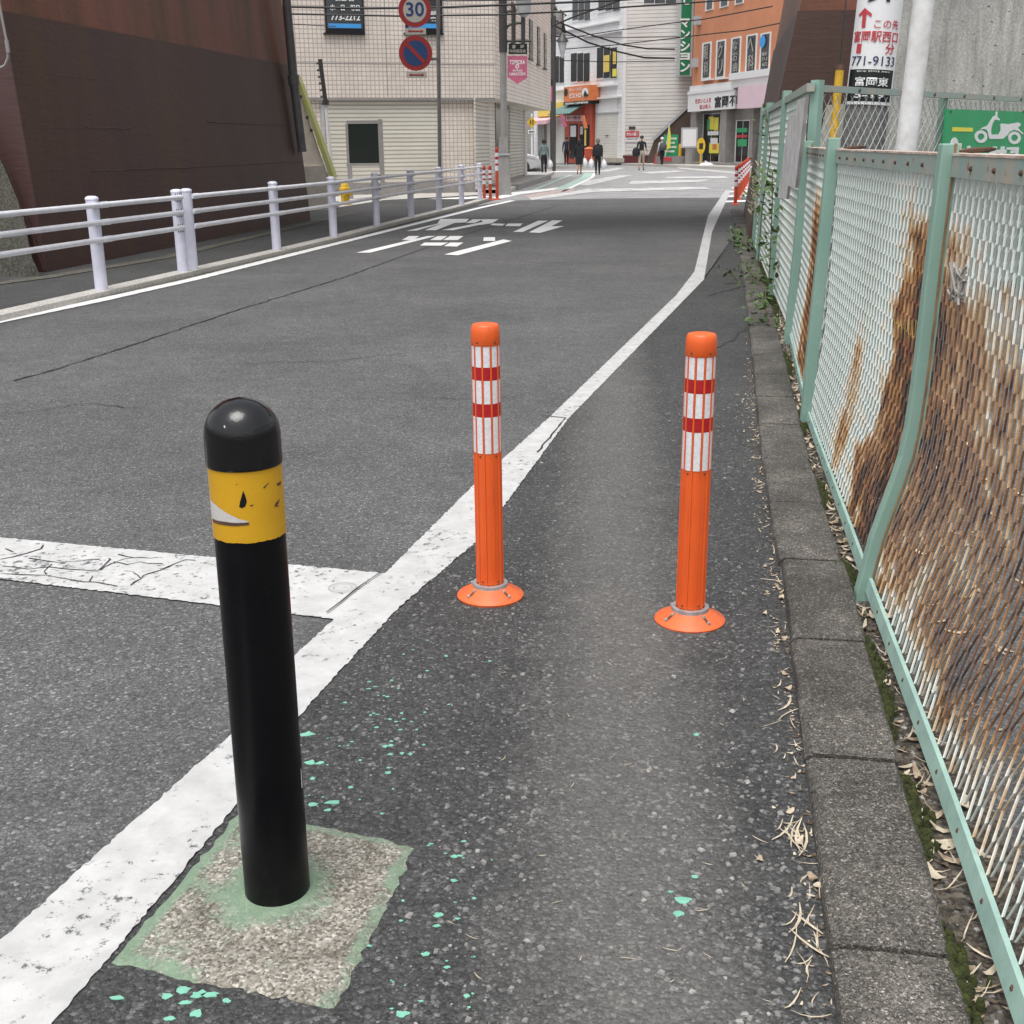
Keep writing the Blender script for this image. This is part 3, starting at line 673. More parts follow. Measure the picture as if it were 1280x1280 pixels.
# right pier
A2, B2 = G(935, 302), G(931, 265)
A3, B3 = Y(998, 18, A2.y + 0.45), Y(980, 0, B2.y + 0.6)
rp = thing('bridge_pier', (A2.x + 2, A2.y + 4, 0), 'dark brown battered bridge pier beyond the green fence at the road bend', 'bridge pier')
def ring2(z):
    a, b = edge_pts(A2, A3, z), edge_pts(B2, B3, z); e = Vector((6.0, -0.6, 0)); return [a, a + e, b + e, b]
pier_part('lower_face', -0.03, 2.9, 1.0, ['pier_brown', 'pier_brown'], rp, ring2)
pier_part('upper_face', 2.9, TOP, 0.0, ['pier_rust', 'pier_rust'], rp, ring2)
# railway deck carried by the two piers, above the picture
dk = thing('railway_bridge', (0, 19, TOP), 'railway bridge deck resting on the two brown piers', 'bridge')
obj('deck', MB().hexa([(-13, 14.2, TOP + 1.1), (14, 17.2, TOP + 1.1), (14, 22.4, TOP + 1.1), (-13, 19.4, TOP + 1.1)], [(-13, 14.2, TOP + 1.5), (14, 17.2, TOP + 1.5), (14, 22.4, TOP + 1.5), (-13, 19.4, TOP + 1.5)]), 'pier_rust', dk)
for k in range(4):
    o = 0.3 + k * 1.45
    obj('girder', MB().hexa([(-13, 14.2 + o, TOP), (14, 17.2 + o, TOP), (14, 17.6 + o, TOP), (-13, 14.6 + o, TOP)], [(-13, 14.2 + o, TOP + 1.1), (14, 17.2 + o, TOP + 1.1), (14, 17.6 + o, TOP + 1.1), (-13, 14.6 + o, TOP + 1.1)]), 'pier_rust', dk)

# grey concrete footing at the far left
ft = thing('concrete_footing', (A0.x - 0.6, A0.y - 0.3, 0), 'weathered grey concrete block at the foot of the left brown pier', 'footing')
y0 = A0.y - 0.45
def fpoly(pts, yy, dep): return MB().prism([Y(u, v, yy) for u, v in pts], (-.4, dep, 0))
obj('lower_block', fpoly([(-60, 356), (52, 348), (40, 322), (30, 277), (27, 270), (-60, 266)], y0, 0.5), 'old_concrete', ft)
obj('sloping_buttress', fpoly([(-60, 285), (34, 285), (22, 250), (8, 215), (-6, 186), (-60, 120)], y0 + 0.28, 0.45), 'old_concrete', ft)
gk = MB(); g1 = [G(-60, 362, 0.03), G(60, 346, 0.03), G(205, 322, 0.03), G(320, 295, 0.03), G(400, 276, 0.03), G(440, 266, 0.03)]
l_, r_ = strip_on_path(g1, 0.10, 0.10, 0.0, 0.01, 0.2)
for p in l_ + r_: p.z = 0.032
obj('gutter_edge', band(gk, l_, r_), 'old_concrete', kind='structure')

# cream wing wall with its mossy sloping coping and the downpipe on the pier corner
wy = B0.y + 3.6
ww = thing('wing_wall', tuple(G(400, 272)), 'cream sloping wing wall with mossy coping beside the left brown pier', 'wall')
obj('panel', MB().prism([Y(u, v, wy) for u, v in ((355, 272), (416, 272), (411, 222), (404, 203), (370, 100), (340, 100))], (-.3, 0.35, 0)), 'cream_render', ww)
obj('base', MB().prism([Y(u, v, wy - 0.06) for u, v in ((355, 272), (417, 272), (411, 228), (406, 207), (355, 209))], (-.3, 0.4, 0)), 'pale_concrete', ww)
obj('coping', MB().prism([Y(u, v, wy - 0.10) for u, v in ((370, 92), (375, 103), (418, 222), (412.5, 224), (406, 205), (370, 102))], (0.01, 0.4, 0)), 'moss_edge', ww)
cl = MB()
for u, v in ((372, 96), (376, 121), (384, 147), (389, 163)): cl.lathe([(0.03, -0.03), (0.03, 0.03)], Y(u, v, wy - 0.16), 8)
obj('fixing', cl, 'dark_metal', ww)
py = B0.y - 0.25
dp = thing('downpipe', tuple(Y(383, 268, py)), 'grey drain pipe running down the corner of the left brown pier', 'pipe')
obj('pipe', MB().tube([Y(354, -30, py), Y(358, 0, py), Y(367, 100, py), Y(378, 190, py)], 0.075, 12), 'pipe_grey', dp, True)
obj('collar', MB().tube([Y(366, 94, py), Y(368, 106, py)], 0.095, 12), 'pipe_grey', dp, True)

# ------------------------------------------------------------------ concrete abutment on the right
f0, f1 = Y(1088, 100, 10.6), Y(1330, 100, 12.3)
AB = Face((f0.x, f0.y), (f1.x + 3, f1.y + 0.9))
am = MB(); nx, nz = 40, 40; vs = []
for j in range(nz + 1):
    for i in range(nx + 1):
        x, z = AB.len * i / nx, 5.0 * j / nz
        p = AB.at(x, z); h = noise.fractal(p * 1.3, 1.0, 2.0, 4) * 0.03; vs.append(AB.at(x, z, h))
am.add(vs, [(j * (nx + 1) + i, j * (nx + 1) + i + 1, (j + 1) * (nx + 1) + i + 1, (j + 1) * (nx + 1) + i) for j in range(nz) for i in range(nx)])
bk = Vector((1.6, 3.0, 0)); am.hexa([AB.at(.01, -.02, -.06), AB.at(AB.len, -.02, -.06), AB.at(AB.len, -.02, -.06) + bk, AB.at(.01, -.02, -.06) + bk], [AB.at(.01, 4.98, -.06), AB.at(AB.len, 4.98, -.06), AB.at(AB.len, 4.98, -.06) + bk, AB.at(.01, 4.98, -.06) + bk])
obj('abutment', am, 'abutment_concrete', loc=tuple(AB.at(1, 0)), label='rough pitted grey concrete abutment behind the green scooter sign', cat='wall', smooth=True)

# ================================================================== NEAR OBJECTS
# ------------------------------------------------------------------ black bollard
BC = Vector((-0.42, 1.83, 0.0))
bo = thing('bollard', BC, 'black steel bollard with a domed cap and torn yellow reflective band', 'bollard')
RB = 0.0565
obj('post', MB().lathe([(RB, -0.02), (RB, 0.01), (RB, 0.3), (RB, 0.6), (RB, 0.80)], BC, 48), 'black_steel', bo, True)
prof = [(RB + 0.002, 0.795), (RB + 0.0036, 0.797), (RB + 0.0036, 0.800), (RB + 0.0030, 0.842)] + [((RB + .002) * math.cos(R(a)), 0.847 + 0.053 * math.sin(R(a))) for a in range(6, 90, 7)] + [(0.001, 0.9002)]
capo = obj('cap', MB().lathe(prof, BC, 48), 'black_gloss', bo, 70)
rb = RB + 0.0011
def cyl(ang, z, r): return BC + Vector((math.cos(ang) * r, math.sin(ang) * r, z))
bdm = MB(); na = 72
ragt = [0.800 + random.uniform(-.001, .001) for _ in range(na)]; ragb = [0.681 + random.uniform(-.0008, .0008) for _ in range(na)]
bdm.add([cyl(2 * math.pi * k / na, ragb[k], rb) for k in range(na)] + [cyl(2 * math.pi * k / na, ragt[k], rb) for k in range(na)], [(k, (k + 1) % na, na + (k + 1) % na, na + k) for k in range(na)])
bnd = obj('reflective_band', bdm, 'yellow_tape', bo, True)
vdir = math.atan2(-BC.y, -BC.x)           # angle that faces the camera
def patch(name, pts, m_, r, par):         # pts in pixels from the bollard picture
    mb = MB(); q = []
    for u, v in pts:
        x = (u - 306.5) / 47.5; ang = vdir + math.asin(max(-.985, min(.985, x)))
        z = 0.796 - (v - 582 - 9 * math.sqrt(max(0, 1 - x * x))) * 0.00128
        q.append((ang, z))
    q2 = []
    for (a0, z0), (a1, z1) in zip(q, q[1:] + q[:1]):
        for k in range(4): q2.append((a0 + (a1 - a0) * k / 4, z0 + (z1 - z0) * k / 4))
    n = len(q2); ca = sum(a for a, _ in q2) / n; cz = sum(z for _, z in q2) / n; NR_ = 6
    vs = [cyl(ca + (a - ca) * k / NR_, cz + (z - cz) * k / NR_, r) for k in range(NR_, 0, -1) for a, z in q2] + [cyl(ca, cz, r)]
    mb.add(vs, [(k * n + i, k * n + (i + 1) % n, (k + 1) * n + (i + 1) % n, (k + 1) * n + i) for k in range(NR_ - 1) for i in range(n)] + [((NR_ - 1) * n + i, (NR_ - 1) * n + (i + 1) % n, NR_ * n) for i in range(n)]); return obj(name, mb, m_, par)
patch('torn_patch', [(260, 624), (268, 632), (281, 642), (294, 649), (306, 653), (306, 656), (290, 656), (275, 654), (261, 651), (259, 640)], 'tape_grey', RB + 0.0016, bnd)
patch('tear_edge', [(261, 649), (275, 652), (290, 654), (306, 654), (306, 657.5), (290, 658), (275, 656.5), (261, 653.5)], 'rust_dark', RB + 0.0018, bnd)
patch('hole', [(302, 614), (304, 620), (305.5, 628), (303, 634), (299, 636), (295.5, 634), (297, 628), (300, 620)], 'black_gloss', RB + 0.0016, bnd)
for pts in ([(341, 634), (347, 629), (345, 635), (339, 639)], [(344, 610), (350, 607), (350, 611), (346, 613)], [(327, 612), (335, 606), (334, 608), (328, 614)], [(308, 633), (313, 632), (312, 635)], [(341, 636), (346, 638), (342, 639)]):
    patch('scratch', pts, 'rust_dark', RB + 0.0016, bnd)
sc_ = MB(); sc_.add([cyl(vdir + a, z, RB + 0.0006) for a, z in ((1.18, 0.225), (1.26, 0.222), (1.27, 0.255), (1.22, 0.262), (1.19, 0.245))], [(0, 1, 2, 3, 4)])
obj('paint_chip', sc_, 'sign_white', bo)
obj('cap_chip', MB().add([cyl(vdir - .48 + a, 0.866 + z, 0.0552) for a, z in ((-.03, 0), (.0, -.003), (.03, 0), (.0, .003))], [(0, 1, 2, 3)]), 'sign_white', bo)
# cement pad round its foot, edged with old green paint
pd = [G(141, 1208), G(300, 1015), G(519, 1061), G(420, 1264)]
pdm = MB(); n = 26; vs = []; gr = []
for j in range(n + 1):
    for i in range(n + 1):
        p = pd[0].lerp(pd[3], i / n).lerp(pd[1].lerp(pd[2], i / n), j / n); e = min(i, j, n - i, n - j)
        if e == 0: p += Vector((random.uniform(-.006, .006), random.uniform(-.006, .006), 0))
        dd = (p - BC).xy.length
        p.z = 0.010 + noise.noise(p * 9) * 0.002 + max(0, 0.012 - 0.12 * (dd - RB)) - (0.006 if e == 0 else 0); vs.append(p)
        g = 0.0
        g += 0.62 * max(0, 1 - (dd - RB) / 0.075) if dd > 0 else 0.6
        g += 0.42 if e < 1.5 and (i < n * .4 or j > n * .6 or i > n * .9) else 0
        q = 0.25 * max(0, 1 - abs(i - n * .1) / (n * .35)); g += q
        g += .10 + .16 * noise.noise(p * 11)
        gr.append(g)
pdm.add(vs, [(j * (n + 1) + i, j * (n + 1) + i + 1, (j + 1) * (n + 1) + i + 1, (j + 1) * (n + 1) + i) for j in range(n) for i in range(n)])
po = obj('cement_pad', pdm, 'pad_terrazzo', bo, True)
at_ = po.data.attributes.new('green', 'FLOAT', 'POINT'); at_.data.foreach_set('value', gr)

# ------------------------------------------------------------------ orange delineator posts
NR = 10
def delineator(loc, rot, lean, label):
    t = thing('delineator_post', loc, label, 'delineator', 'orange delineator posts beside the edge line')
    c = Vector(loc); rs = 0.0365
    flange = [(0.096, -0.004), (0.098, 0.003), (0.094, 0.008), (0.062, 0.024), (0.049, 0.034), (0.047, 0.040), (0.040, 0.042)]
    fl = obj('base', MB().lathe(flange, c, 40), 'orange_base', t, 30)
    obj('clamp_ring', MB().lathe([(0.0465, 0.029), (0.0525, 0.030), (0.0515, 0.041), (0.0465, 0.042)], c, 36), 'steel', fl, 30)
    for k in range(4):
        a = rot + R(38) + k * math.pi / 2; e = Vector((math.cos(a), math.sin(a), 0)); f_ = Vector((-e.y, e.x, 0))
        sl_ = MB(); sl_.add([c + e * r_ + f_ * w_ + Vector((0, 0, z)) for r_, w_, z in ((0.056, -.004, 0.0295), (0.056, .004, 0.0295), (0.086, .004, 0.0135), (0.086, -.004, 0.0135))], [(0, 1, 2, 3)])
        obj('slot', sl_, 'rust_dark', fl)
        for r_, z in ((0.061, 0.026), (0.082, 0.016)): obj('bolt', MB().lathe([(0.0045, -.004), (0.0045, 0.003), (0.003, 0.006)], c + e * r_ + Vector((0, 0, z)), 8), 'steel', fl)
    # fluted shaft: ten ribs standing proud of ten flat lands
    lv = lambda z: Vector((lean * z, 0, z))
    def sect(z):
        o = []
        for k in range(NR):
            a0 = rot + 2 * math.pi * k / NR; hw = 0.050
            for da, r in ((-hw - .03, rs), (-hw, 0.0400), (hw, 0.0400), (hw + .03, rs)): o.append(c + lv(z) + Vector((math.cos(a0 + da) * r, math.sin(a0 + da) * r, 0)))
            for q in (0.33, 0.67):
                da = hw + .03 + (2 * math.pi / NR - 2 * hw - .06) * q; o.append(c + lv(z) + Vector((math.cos(a0 + da) * (rs + .0008), math.sin(a0 + da) * (rs + .0008), 0)))
        return o
    mb = MB(); zs = [0.030, 0.2, 0.436, 0.437, 0.60, 0.742]; secs = [sect(z) for z in zs]; m_ = len(secs[0])
    mb.add([p for s_ in secs for p in s_], [(i * m_ + k, i * m_ + (k + 1) % m_, (i + 1) * m_ + (k + 1) % m_, (i + 1) * m_ + k) for i in range(len(zs) - 1) for k in range(m_)])
    sh = obj('shaft', mb, 'orange_plastic', t, 25)
    # reflective strips between the ribs
    for z0, z1, mt in ((0.436, 0.540, 'tape_white'), (0.541, 0.577, 'tape_red'), (0.578, 0.643, 'tape_white'), (0.644, 0.679, 'tape_red'), (0.680, 0.741, 'tape_white')):
        for k in range(NR):
            a0 = rot + 2 * math.pi * k / NR + 0.085; a1 = rot + 2 * math.pi * (k + 1) / NR - 0.085; q = MB(); rr = rs + 0.0022
            av = [a0 + (a1 - a0) * x / 3 for x in range(4)]
            q.add([c + lv(z) + Vector((math.cos(a) * rr, math.sin(a) * rr, 0)) for z in (z0, z1) for a in av], [(x, x + 1, 5 + x, 4 + x) for x in range(3)]); obj('reflective_strip', q, mt, sh)
    cp = MB(); prof = [(0.0400, 0.738), (0.0412, 0.740), (0.0402, 0.775), (0.0385, 0.789), (0.0350, 0.7945), (0.029, 0.796), (0.026, 0.7945), (0.001, 0.794)]
    n0 = len(cp.v); cp.lathe(prof, c, 40)
    for k, p in enumerate(cp.v):
        p.x += lean * (p.z - c.z)
        if k % 4 == 0 and p.z - c.z < 0.79: p.x = c.x + (p.x - c.x) * .985; p.y = c.y + (p.y - c.y) * .985
    obj('cap', cp, 'orange_plastic', t, 50)
    for z in (0.427, 0.052, 0.748):
        for k in (0, 3, 6, 8):
            a = rot + R(18) + 2 * math.pi * k / NR; r_ = 0.0410 if z > .7 else 0.0375
            obj('rivet', MB().lathe([(0.0028, -.002), (0.0028, 0.0015), (0.001, 0.002)], c + lv(z) + Vector((math.cos(a) * r_, math.sin(a) * r_, 0)), 6, 0, (Vector((-math.sin(a), math.cos(a), 0)), Vector((0, 0, 1)), Vector((math.cos(a), math.sin(a), 0)))), 'rust_dark', sh)
    return t
q = G(613, 746); delineator((q.x, q.y, 0.006), R(4), -0.003, 'orange delineator post with red and white strips straddling the white edge line')
q = G(862, 776); delineator((q.x, q.y, 0.004), R(-8), 0.006, 'orange delineator post with red and white strips close to the right kerb')

# ------------------------------------------------------------------ fences on the right
def ft_top(y): return 1.164 + 0.126 * (y - 3.26) if y < 5.48 else 1.444 + 0.186 * (y - 5.48)
def ft_bot(y):
    for i in range(len(FB) - 1):
        if FB[i].y <= y <= FB[i + 1].y: return FB[i].x + (FB[i + 1].x - FB[i].x) * (y - FB[i].y) / (FB[i + 1].y - FB[i].y)
    return FB[0].x
def fx(y, z):                             # fence surface: upright above the bend, kicked out towards the path below it
    for (z0, g0), (z1, g1) in zip(BENDP, BENDP[1:]):
        if z <= z1: g = g0 + (g1 - g0) * max(0, z - z0) / (z1 - z0); break
    else: g = 1
    return ft_bot(y) + (ft_top(y) - ft_bot(y)) * g
BENDP = [(0.0, 0.0), (.192, .254), (.27, .41), (.355, .59), (.43, .72), (.51, .806), (.62, .858), (.74, .888), (.983, .933), (1.26, 1.0)]
def rustf(y, z, pn):
    n = noise.fractal(Vector((y * 1.6, z * 0.9, pn * 3.1)), 1.0, 2.0, 3)
    if pn == 0:   # nearest panel: brown belt across the middle, pale top and pale bottom edge
        top = 1.08 - 0.26 * (3.1 - y)
        r = 0.70 * max(0, min(1, (top - z) / 0.22 + .2 if top > z else 0)) * max(0, min(1, (z - 0.02 - 0.26 * max(0, 2.35 - y)) / 0.16))
        r = max(r, 0.55 * max(0, min(1, (1.12 - z) / 0.1)) * max(0, 1 - abs(y - 3.1) / 0.5))
        r = max(r, 0.30 * max(0, min(1, (1.05 - z) / 0.1)))
    elif pn == 1: # dark patch by the bent post, tan streak further along
        e = 3.26 + 0.50 + 0.30 * (1 - z) + .16 * noise.noise(Vector((z * 6, 0, 4))); r = 0.74 * max(0, min(1, (e - y) / 0.10)) * max(0, min(1, (1.08 - z) / 0.06))
        r = max(r, 0.30 * max(0, min(1, 1.6 - abs(y - 3.95 + 0.1 * z) / 0.22)))
        r = max(r, 0.46 * max(0, 1 - abs(y - 4.42) / 0.30) * max(0, min(1, (0.85 - z) / 0.35)))
    elif pn == 2: r = 0.66 * max(0, 1 - (abs(y - 6.55) / 0.62) ** 2) * max(0, min(1, (1.10 - z) / 0.2))
    else: r = 0.12
    n2 = noise.noise(Vector((y * 34, z * 3.0, pn * 5 + 9))); n3 = noise.noise(Vector((y * 9, z * 7.0, pn * 5 + 2)))
    return max(0, min(1, r + 0.20 * n + (0.30 * n2 + 0.30 * n3) * min(1, r * 2.2 + .12)))
def mesh_panel(y0, y1, z0, z1, pn, par, top=fx, spacing=0.029, half=0.046, m_='mesh_paint', normal=None):
    """expanded metal: zigzag strands that meet their neighbours at every knuckle"""
    mb = MB(); rust = []; ns = int((y1 - y0) / spacing); nz = int((z1 - z0) / half)
    for i in range(ns):
        yc = y0 + (i + 0.5) * spacing; ring_ = []
        for j in range(nz + 1):
            z = z0 + (z1 - z0) * j / nz; y = yc + (spacing * 0.41 if (i + j) % 2 else -spacing * 0.41)
            x = top(y, z); dy = 0.01; dx = (top(y + dy, z) - top(y - dy, z)) / (2 * dy)
            al = Vector((dx, 1, 0)).normalized(); nn = Vector((al.y, -al.x, 0))
            c = Vector((x, y, z)) + nn * (0.0030 if (i + j) % 2 else -0.0030)
            wv = (nn * 0.80 + al * 0.60) * 0.0026; tv = (al * 0.80 - nn * 0.60) * 0.0014
            ring_.append([c + wv + tv, c - wv + tv, c - wv - tv, c + wv - tv]); r = rustf(y, z, pn); rust += [r] * 4
        b = len(mb.v); mb.v += [p for q_ in ring_ for p in q_]
        fs = [(b + j * 4 + k, b + j * 4 + (k + 1) % 4, b + (j + 1) * 4 + (k + 1) % 4, b + (j + 1) * 4 + k) for j in range(nz) for k in range(4)]
        mb.f += fs; mb.mi += [0] * len(fs)
    o = obj('mesh_panel', mb, m_, par)
    a_ = o.data.attributes.new('rust', 'FLOAT', 'POINT'); a_.data.foreach_set('value', rust)
    return o
nf = thing('mesh_fence', (1.0, 3.26, 0), 'waist high green expanded metal fence with rusted panels along the kerb', 'fence')
PY = [0.75, 3.26, 5.48, 7.86]
for k in range(3):
    a, b = PY[k] + 0.03, PY[k + 1] - 0.03
    pnl = mesh_panel(a, b, 0.075, 1.185, k, nf)
    ys = [a + (b - a) * i / 14 for i in range(15)]
    def bar(zc, hh, t0, t1, m_, name):
        mb = MB(); vs = []
        for y in ys:
            for z, t_ in ((zc - hh, t1), (zc - hh, t0), (zc + hh, t0), (zc + hh, t1)): vs.append((fx(y, z) + t_, y, z))
        mb.add(vs, [(i * 4 + q_, i * 4 + (q_ + 1) % 4, (i + 1) * 4 + (q_ + 1) % 4, (i + 1) * 4 + q_) for i in range(14) for q_ in range(4)] + [(3, 2, 1, 0), (56, 57, 58, 59)]); return obj(name, mb, m_, nf)
    bar(1.205, 0.026, -0.012, -0.004, 'fence_rail_grey', 'top_rail')
    bar(1.2345, 0.003, -0.014, 0.055, 'rail_chalk', 'rail_cap')
    bar(0.055, 0.020, -0.016, -0.006, 'rail_mint', 'bottom_rail')
    bt = MB(); y = a + 0.08
    while y < b - 0.05:
        for z, r_ in ((1.203, 0.007), (0.056, 0.006)):
            bt.lathe([(r_, 0), (r_, 0.004), (r_ * .5, 0.007)], (fx(y, z) - 0.0115, y, z), 6, 0, (Vector((0, 1, 0)), Vector((0, 0, 1)), Vector((-1, 0, 0))))
        y += 0.215
    o = obj('rail_bolts', bt, 'rust_dark', nf, kind='stuff')
def fence_post(pts, wd, dp, name='post'):
    mb = MB(); vs = []; n = len(pts)
    for p in pts:
        p = Vector(p)
        for x, y in ((-.5, -.5), (.5, -.5), (.5, .5), (-.5, .5)): vs.append(p + Vector((x * wd, y * dp, 0)))
    mb.add(vs, [(i * 4 + k, i * 4 + (k + 1) % 4, (i + 1) * 4 + (k + 1) % 4, (i + 1) * 4 + k) for i in range(n - 1) for k in range(4)] + [(3, 2, 1, 0), tuple((n - 1) * 4 + k for k in range(4))])
    o = obj(name, mb, 'fence_green', nf); bv = o.modifiers.new('bevel', 'BEVEL'); bv.width = 0.004; bv.segments = 2; return o
P1 = [(1.007, 3.24, -.03), (1.012, 3.24, 0.03), (1.041, 3.24, 0.192), (1.062, 3.24, 0.27), (1.086, 3.24, 0.355), (1.104, 3.24, 0.43), (1.115, 3.24, 0.51), (1.122, 3.24, 0.62), (1.126, 3.24, 0.74), (1.132, 3.24, 0.983), (1.141, 3.24, 1.262)]
p1o = fence_post(P1, 0.048, 0.036); p1o['label'] = 'green fence post bent out towards the path'
lip = MB(); lip.tube([Vector(p) + Vector((0.010, -0.0185, 0)) for p in P1[1:]], 0.0038, 6); obj('rust_seam', lip, 'rust_streak', p1o, True)
fl_ = MB(); fl_.tube([Vector(p) + Vector((0.027, 0.004, 0)) for p in P1[1:]], 0.006, 6); obj('lip', fl_, 'rail_chalk', p1o, True)
fence_post([(1.372, 5.46, -.03), (1.38, 5.46, 0.3), (1.40, 5.46, 0.8), (1.416, 5.46, 1.285)], 0.052, 0.04)
p3 = fence_post([(1.822, 7.84, -.03), (1.85, 7.84, 0.6), (1.872, 7.84, 1.275)], 0.060, 0.045)
lip = MB(); lip.tube([(1.846, 7.815, 0.02), (1.874, 7.815, 0.6), (1.896, 7.815, 1.26)], 0.0045, 6); obj('rust_seam', lip, 'rust_streak', p3, True)
# rag of wire knotted in the nearest panel
rg = MB()
for k in range(14):
    c = Vector((fx(3.02, 0.94) - 0.012, 3.0, 0.93)); rg.tube([c + Vector((random.uniform(-.012, .006), random.uniform(-.05, .05), random.uniform(-.05, .05))) for _ in range(4)], 0.004, 5)
obj('wire_knot', rg, 'sign_grey', loc=(fx(3.02, .94) - .012, 3.0, .93), label='knot of pale wire tangled in the rusty mesh right of the bent post', cat='wire', smooth=True)
# old rusted blade-like scraps left on the rail
for (yy, ln, lab) in ((3.16, 0.16, 'rusty steel scrap on the fence rail right of the bent post'), (5.2, 0.15, 'rusty steel scrap on the fence rail beside the straight green post')):
    mb = MB(); pts = [(fx(yy, 1.2) - 0.010 + ln * .62 * k / 6, yy + .02 * k / 6, 1.2435 + 0.004 * k / 6) for k in range(7)]
    mb.tube(pts, [0.003, 0.005, 0.007, 0.0075, 0.007, 0.0065, 0.003], 7); obj('steel_scrap', mb, 'rust_dark', loc=pts[0], label=lab, cat='scrap', smooth=True)

# taller old fence running on to the right pier
of = thing('old_mesh_fence', (2.3, 11, 0), 'tall older green mesh fence with ivy running up to the right brown pier', 'fence')
OY = [7.95, 10.35, 13.4, 15.0]
def fx2(y, z): return 1.86 + 0.163 * (y - 7.95) + 0.02 * z
for k in range(3):
    mesh_panel(OY[k] + .04, OY[k + 1] - .04, 0.06, 1.56, 3, of, fx2, 0.045, 0.06)
    mb = MB(); mb.hexa([(fx2(OY[k], 1.58) - .02, OY[k], 1.57), (fx2(OY[k], 1.58) + .03, OY[k], 1.57), (fx2(OY[k + 1], 1.58) + .03, OY[k + 1], 1.57), (fx2(OY[k + 1], 1.58) - .02, OY[k + 1], 1.57)],
                       [(fx2(OY[k], 1.58) - .02, OY[k], 1.62), (fx2(OY[k], 1.58) + .03, OY[k], 1.62), (fx2(OY[k + 1], 1.58) + .03, OY[k + 1], 1.62), (fx2(OY[k + 1], 1.58) - .02, OY[k + 1], 1.62)]); obj('top_rail', mb, 'fence_rail_grey', of)
for y in OY[1:]:
    mb = MB(); x0, x1 = fx2(y, 0), fx2(y, 1.66); mb.hexa([(x0 - .04, y - .035, -.02), (x0 + .025, y - .035, -.02), (x0 + .025, y + .02, -.02), (x0 - .04, y + .02, -.02)], [(x1 - .04, y - .035, 1.67), (x1 + .025, y - .035, 1.67), (x1 + .025, y + .02, 1.67), (x1 - .04, y + .02, 1.67)]); obj('post', mb, 'fence_green', of)
# weathered boards tied to it
OB = Face((fx2(15, 1) - .07, 15), (fx2(7.95, 1) - .07, 7.95))
for px, lab, o_ in (([(984, 232), (994, 235), (1007, 122), (997, 125)], 'weathered pale board tied to the tall older fence', .03), ([(972, 247), (983, 249), (996, 142), (986, 144)], 'smaller pale board behind the first on the tall older fence', 0.0)):
    bd = MB(); OB.poly(bd, px, o_, o_ + .018); obj('weathered_board', bd, 'board_weathered', loc=tuple(bd.v[0]), label=lab, cat='board')

# chain link fence crossing behind the near panels
c0 = Vector((1.93, 7.98, 0)); c1 = Y(1300, 128, 11.0); CF = Face((c0.x, c0.y), (c1.x, c1.y))
cf = thing('chain_link_fence', tuple(c0), 'chain link fence with pale green top rail in front of the concrete abutment', 'fence')
obj('post', MB().hexa([CF.at(-.03, -.02, .03), CF.at(.035, -.02, .03), CF.at(.035, -.02, -.03), CF.at(-.03, -.02, -.03)], [CF.at(0.0, 1.64, .03), CF.at(.065, 1.64, .03), CF.at(.065, 1.64, -.03), CF.at(0.0, 1.64, -.03)]), 'fence_green', cf)
for x in (2.05, 4.05):
    mb = MB(); CF.box(mb, x, x + .05, -.02, 1.60, -.06, -.012); obj('post', mb, 'fence_green', cf)
mb = MB(); CF.box(mb, 0.06, CF.len + .3, 1.570, 1.61, -.010, .03); rl = obj('top_rail', mb, 'fence_rail_grey', cf)
bt = MB()
for x in (0.55, 1.2, 1.75, 2.3, 2.9, 3.5): bt.lathe([(0.014, 0), (0.012, 0.008)], CF.at(x, 1.59, .03), 8, 0, (CF.d, Vector((0, 0, 1)), CF.n))
obj('rail_bolts', bt, 'bolt_dark', cf, kind='stuff')
wm = MB(); pit = 0.10; zr = (0.05, 1.56); hh = zr[1] - zr[0]; dx = hh / 1.05
k = -int(dx / pit) - 1
while k * pit < CF.len:
    for sgn, o_ in ((1, 0.003), (-1, -0.003)):
        xa = k * pit if sgn > 0 else k * pit + dx; xb = xa + sgn * dx; za, zb = zr
        def cl_(x, z, x2, z2, lim):
            t_ = (lim - x) / (x2 - x); return lim, z + (z2 - z) * t_
        pa, pb = (xa, za), (xb, zb)
        if min(xa, xb) < 0.07:
            if max(xa, xb) <= 0.08: continue
            if pa[0] < 0.07: pa = cl_(*pa, *pb, 0.07)
            else: pb = cl_(*pb, *pa, 0.07)
        if max(pa[0], pb[0]) > CF.len:
            if min(pa[0], pb[0]) >= CF.len: continue
            if pa[0] > CF.len: pa = cl_(*pa, *pb, CF.len)
            else: pb = cl_(*pb, *pa, CF.len)
        wm.tube([CF.at(pa[0], pa[1], o_), CF.at(pb[0], pb[1], o_)], 0.0027, 4, False)
    k += 1
obj('wire_netting', wm, 'wire_mesh', cf)

